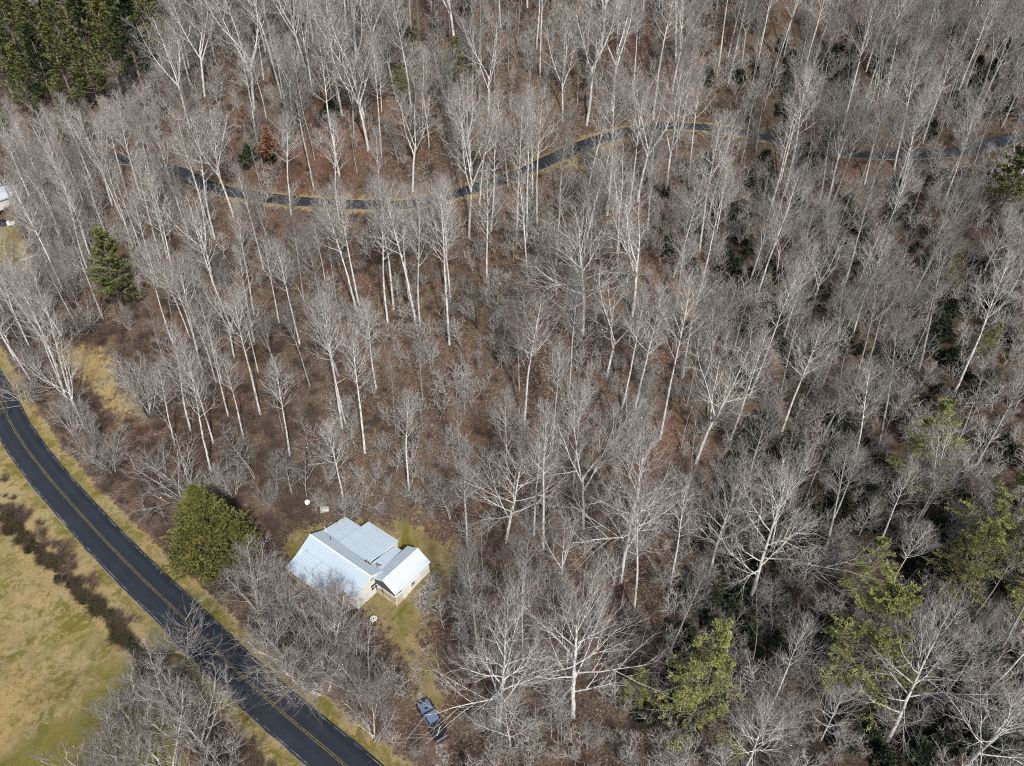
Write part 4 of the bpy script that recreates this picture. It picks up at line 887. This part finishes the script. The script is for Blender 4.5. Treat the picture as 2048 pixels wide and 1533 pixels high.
# ================================================================== TRUCK
M['carpaint'] = mat('slate_paint', (.20, .26, .36), .3, .35, .6); M['carpaint'].node_tree.nodes['Principled BSDF'].inputs['Coat Weight'].default_value = .7
M['carglass'] = mat('car_glass', (.012, .014, .018), .06, 0, .7); M['plastic'] = mat('black_plastic', (.018, .018, .02), .6); M['tyre'] = mat('tyre_rubber', (.02, .02, .02), .9)
M['rim'] = mat('wheel_rim', (.35, .36, .38), .35, .8); M['lamp'] = mat('lamp_glass', (.75, .77, .8), .15, 0, .6); M['redlamp'] = mat('tail_lamp_glass', (.35, .02, .02), .2, 0, .6); M['strut'] = mat('pale_timber', (.62, .60, .55), .7)
pf = hitg(846, 1412); pr = hitg(886, 1486); dv_ = pf[:2]-pr[:2]; pc = (pf+pr)/2; hd = math.atan2(dv_[1], dv_[0]); print('TRUCK LEN', np.linalg.norm(dv_))
zt = gz(pc[0], pc[1])
TK_ = empty('pickup_truck', (pc[0], pc[1], zt+.02), hd, 'dark slate pickup truck with an open bed, parked on the drive below the house', 'truck')
pitch_ = math.atan2(gz(pc[0]+2*math.cos(hd), pc[1]+2*math.sin(hd))-gz(pc[0]-2*math.cos(hd), pc[1]-2*math.sin(hd)), 4); TK_.rotation_euler = (0, -pitch_, hd)
b_ = MB(); 
b_.prism([(2.65, .55), (2.72, .75), (2.62, 1.02), (1.15, 1.14), (.95, 1.16), (-2.65, 1.12), (-2.7, .6), (-2.5, .45), (2.5, .42)], -.78, .78); b_.build('body', M['carpaint'], TK_, .05)
bed = MB(); bed.box((-2.62, -.86, .95), (-.95, -.74, 1.3)).box((-2.62, .74, .95), (-.95, .86, 1.3)).box((-2.68, -.86, .95), (-2.6, .86, 1.28)).box((-1.0, -.74, .95), (-.94, .74, 1.3)); bed.build('bed_side', M['plastic'], TK_, .02)
MB().box((-2.6, -.74, 1.10), (-1.0, .74, 1.14)).build('bed_floor', M['plastic'], TK_)
fe = MB()
for sy in (-1, 1):
    for x in (1.75, -1.75): fe.prism([(x-.62, .5), (x-.5, .95), (x-.3, 1.08), (x+.3, 1.08), (x+.5, .95), (x+.62, .5), (x+.45, .5), (x+.3, .85), (x-.3, .85), (x-.45, .5)], sy*.72 if sy > 0 else -.97, .97 if sy > 0 else sy*.72)
fe.build('fender', M['plastic'], TK_, .03)
MB().prism([(2.45, 1.04), (2.42, 1.1), (1.25, 1.21), (1.1, 1.2), (1.1, 1.14)], -.62, .62).build('hood', M['carpaint'], TK_, .03)
MB().box((1.5, -.2, 1.175), (1.75, .2, 1.205)).build('hood_scoop', M['plastic'], TK_, .01)
MB().poly([(1.12,-.72,1.16),(1.12,.72,1.16),(-.95,.72,1.16),(-.95,-.72,1.16),(.55,-.62,1.76),(.55,.62,1.76),(-.88,.62,1.78),(-.88,-.62,1.78)], [(0,3,2,1),(4,5,6,7),(0,1,5,4),(1,2,6,5),(2,3,7,6),(3,0,4,7)]).build('cabin', M['carglass'], TK_)
rf_ = MB().box((-.92, -.64, 1.77), (.56, .64, 1.84)).build('roof', M['carpaint'], TK_, .03)
MB().box((-.9, -.58, 1.842), (-.82, .58, 1.86)).build('roof_rail', M['plastic'], rf_)
for sy in (-1, 1):
    pl_ = MB()
    for (x0, z0, x1, z1) in ((1.12, 1.15, .56, 1.8), (-.95, 1.15, -.9, 1.8), (.0, 1.15, -.05, 1.8)): pl_.cyl((x0, sy*.73, z0), (x1, sy*.635, z1), .045, n=6)
    pl_.build('pillar', M['carpaint'], TK_)
    MB().box((.75, sy*.9-.1, 1.2), (.9, sy*.9+.1, 1.36)).build('mirror', M['plastic'], TK_, .02)
    MB().cyl((2.66, sy*.52, .85), (2.74, sy*.52, .85), .12, n=14).build('headlight', M['lamp'], TK_)
    MB().box((-2.73, sy*.78-.06, .85), (-2.67, sy*.78+.06, 1.1)).build('tail_light', M['redlamp'], TK_)
MB().box((2.68, -.85, .45), (2.9, .85, .62)).box((-2.88, -.85, .45), (-2.72, .85, .62)).build('bumper', M['plastic'], TK_, .03)
g_ = MB().box((2.66, -.4, .62), (2.73, .4, .98))
g_.build('grille', M['plastic'], TK_)
for x in (1.75, -1.75):
    for sy in (-1, 1):
        y0, y1 = (.66, .92) if sy > 0 else (-.92, -.66)
        t_ = MB().cyl((x, y0, .4), (x, y1, .4), .40, n=22).build('wheel', M['tyre'], TK_, .03); MB().cyl((x, (y1 if sy > 0 else y0)-.01, .4), (x, (y1 if sy > 0 else y0)+.03*sy+.01*(sy < 0), .4), .24, n=16).build('rim', M['rim'], t_)
o = MB().box((-.6, -.04, 0), (.6, .04, .08)).build('timber_plank', M['strut'])
o.location = Vector((pc[0]-1.8*math.cos(hd), pc[1]-1.8*math.sin(hd), zt+1.16)); o.rotation_euler = (0, -pitch_, hd+1.0-.2-1.6); tag(o, 'pale short plank lying slantwise in the bed of the pickup truck', 'plank')

# ================================================================== YARD AND FAR THINGS
b = hitg(617, 1016)
D_ = empty('satellite_dish', b, R(-50), 'round white satellite dish on a short post behind the house', 'satellite dish')
MB().cyl((0, 0, -.2), (0, 0, 1.2), .04, n=8).build('post', M['block'], D_)
V_ = []; F_ = []; nr, ns_ = 5, 20
for i in range(nr+1):
    for j in range(ns_): a = 2*math.pi*j/ns_; rr = .42*i/nr; V_.append((rr*math.cos(a), rr*math.sin(a), .5*rr*rr))
for i in range(nr):
    for j in range(ns_): F_.append((i*ns_+j, i*ns_+(j+1) % ns_, (i+1)*ns_+(j+1) % ns_, (i+1)*ns_+j))
d_ = MB().poly(V_, F_).build('reflector', mat('dish_white', (.74, .76, .78), .4), D_, smooth=True); d_.location = (0, 0, 1.25); d_.rotation_euler = (0, R(38), 0)
d_.modifiers.new('thick', 'SOLIDIFY').thickness = .02
MB().cyl((.08, 0, 1.3), (.55, 0, 1.35), .02, n=6).box((.5, -.05, 1.3), (.62, .05, 1.42)).build('feed_arm', M['block'], D_)
b = hitg(640, 1020)
S_ = empty('culvert', b, R(8), 'pale weathered arched sheet-metal shelter with a dark gap, beside the white dish', 'shelter')
M['galv'] = mat('weathered_zinc', (.42, .42, .40), .6, .3); n = NB(M['galv']); n.base(n.mix(n.mapr(n.noise(2, 4, .8, n.obj()), .4, .65), (.55, .55, .53), (.25, .23, .20)))
def arch(x0, x1, r0, r1):
    k = 12; V = []; F = []
    for x, r_ in ((x0, r0), (x1, r1)):
        for j in range(k+1): a = math.pi*j/k; V.append((x, r_*math.cos(a)*1.1, r_*math.sin(a)*.8))
    for j in range(k): F.append((j, j+1, k+2+j, k+1+j))
    return MB().poly(V, F)
for x0, x1, r0, r1, nm in ((-1.6, -.35, .35, .75, 'bright sheet'), (.1, 1.5, .78, .55, 'dull grey sheet')):
    o = arch(x0, x1, r0, r1).build('sheet', M['galv'], S_); o['label'] = nm; o.modifiers.new('t', 'SOLIDIFY').thickness = .03
MB().box((-.4, -.55, 0), (.15, .55, .4)).build('gap_shade', M['dark'], S_)  # dark block painted as the shade in the opening between the sheets
b = hitg(748, 1244)
T_ = empty('garden_table', b, 0, 'round pale metal garden table with a pierced top, in the yard below the annex', 'table')
V_ = []; F_ = []; 
tp = MB()
for r0, r1 in ((.13, .24), (.34, .50)):
    for j in range(24):
        a0, a1 = 2*math.pi*j/24, 2*math.pi*(j+1)/24
        tp.slab([(r0*math.cos(a0), r0*math.sin(a0), .74), (r1*math.cos(a0), r1*math.sin(a0), .74), (r1*math.cos(a1), r1*math.sin(a1), .74), (r0*math.cos(a1), r0*math.sin(a1), .74)], .03)
for j in range(6): a = j*math.pi/3; tp.cyl((.2*math.cos(a), .2*math.sin(a), .725), (.4*math.cos(a), .4*math.sin(a), .725), .02, n=5)
tp.build('table_top', M['trim'], T_)
for j in range(3): a = j*2.1; MB().cyl((.2*math.cos(a), .2*math.sin(a), .72), (.4*math.cos(a), .4*math.sin(a), 0), .02, n=6).build('leg', M['trim'], T_)
# neighbour's house at the left edge
M['shingle'] = mat('grey_shingles', (.16, .165, .18), .8); M['tinlight'] = mat('bright_tin', (.62, .68, .72), .4, .3)
b = hitg(0, 412)
N_ = empty('far_house', b, R(62), 'small grey-roofed house cut by the left edge of the picture', 'house')
MB().box((-6, -3.2, 0), (4.5, 3.2, 2.6)).prism([(-3.2, 2.6), (3.2, 2.6), (0, 4.2)], -6, 4.5, axis='x').build('wall', M['siding'], N_)
rr_ = MB().slab([(-6.3, -3.6, 2.5), (4.8, -3.6, 2.5), (4.8, 0, 4.35), (-6.3, 0, 4.35)], .12).build('roof', M['tinlight'], N_); rr_['label'] = 'bright tin roof slope'
MB().slab([(-6.3, .003, 4.35), (4.8, .003, 4.35), (4.8, 3.6, 2.5), (-6.3, 3.6, 2.5)], .12).build('roof', M['shingle'], N_)
window(4.5, 0, 1.0, 1.2, 1.2, 'x', N_)
MB().box((4.5, -1.8, 0), (7, 2.0, .25)).build('porch_floor', M['deck'], N_)
b = hitg(6, 452)
Q_ = empty('parked_car', b, R(10), 'black parked car cut by the left edge, beyond the small grey-roofed house', 'car')
MB().prism([(2.2, .35), (2.2, .7), (1.2, .85), (-2.0, .9), (-2.2, .7), (-2.2, .35)], -.88, .88).build('body', M['plastic'], Q_, .06)
MB().poly([(1.2,-.8,.84),(1.2,.8,.84),(-1.9,.8,.88),(-1.9,-.8,.88),(.5,-.62,1.42),(.5,.62,1.42),(-1.4,.62,1.42),(-1.4,-.62,1.42)], [(0,3,2,1),(4,5,6,7),(0,1,5,4),(1,2,6,5),(2,3,7,6),(3,0,4,7)]).build('cabin', M['carglass'], Q_, .03)
for x in (1.35, -1.35):
    for y in (-.9, .7): t_ = MB().cyl((x, y, .33), (x, y+.2, .33), .33, n=16).build('wheel', M['tyre'], Q_)
b = hitg(24, 450); MB_ = MB().box((-.9, -.5, 0), (.9, .5, .7)).box((-.9, -.5, .7), (-.3, .5, 1.0)); o = MB_.build('storage_bin', M['trim'], bevel=.05); o.location = b; o.rotation_euler = (0, 0, .4); tag(o, 'white bin standing at the end of the black parked car', 'bin')
for px, py, ln, rz, lb in ((64, 515, 5.5, .9, 'bleached fallen log at the upper edge of the small grassy clearing'), (91, 535, 4.5, -1.1, 'short bleached fallen log right of the longer one')):
    b = hitg(px, py); o = MB().cyl((-ln/2, 0, .15), (ln/2, 0, .2), .16, .10, 8).build('fallen_log', M['strut'], smooth=True); o.location = b; o.rotation_euler = (0, 0, rz); tag(o, lb, 'log')
for px, py, ln, rz, mm, lb in ((1300, 800, 9, .55, 'bark_dark', 'black fallen log between the pale trunks right of the forest centre'), (970, 495, 7, -.2, 'bark_dark', 'dark fallen log below the largest tree at the upper road'), (315, 937, 3.5, -.2, 'strut', 'pale fallen trunk beside the lichened roadside bush')):
    b = hitg(px, py); o = MB().cyl((-ln/2, 0, .2), (ln/2, 0, .3), .2, .1, 8).build('fallen_log', M[mm], smooth=True); o.location = b; o.rotation_euler = (0, 0, rz); tag(o, lb, 'log')

for i, (px, py, ln, rz) in enumerate([(1010,905,6,.4),(820,880,5,2.2),(1290,1010,6,-.5),(690,760,5,.9),(1480,800,7,.2),(1130,560,6,-.3),(870,230,6,.5),(1650,860,6,1.1),(950,1150,4,.3),(1350,1330,6,-.8),(640,930,4,.1),(1780,620,6,.7)]):
    b = hitg(px, py); o = MB().cyl((-ln/2, 0, .18), (ln/2, 0, .25), .17, .08, 7).cyl((ln*.1, 0, .2), (ln*.25, .9, .5), .06, .03, 5).build('fallen_log', M['bark_grey'], smooth=True); o.location = b; o.rotation_euler = (r2.gauss(0, .05), r2.gauss(0, .12), rz)
    tag(o, 'fallen log', 'log', 'fallen logs on the forest floor'); later(o, .5, 'grey fallen log')
settle()
for o in C.objects:
    if len(str(o.get('label', '')).split()) > 16: print('CONLONG', o['label'])
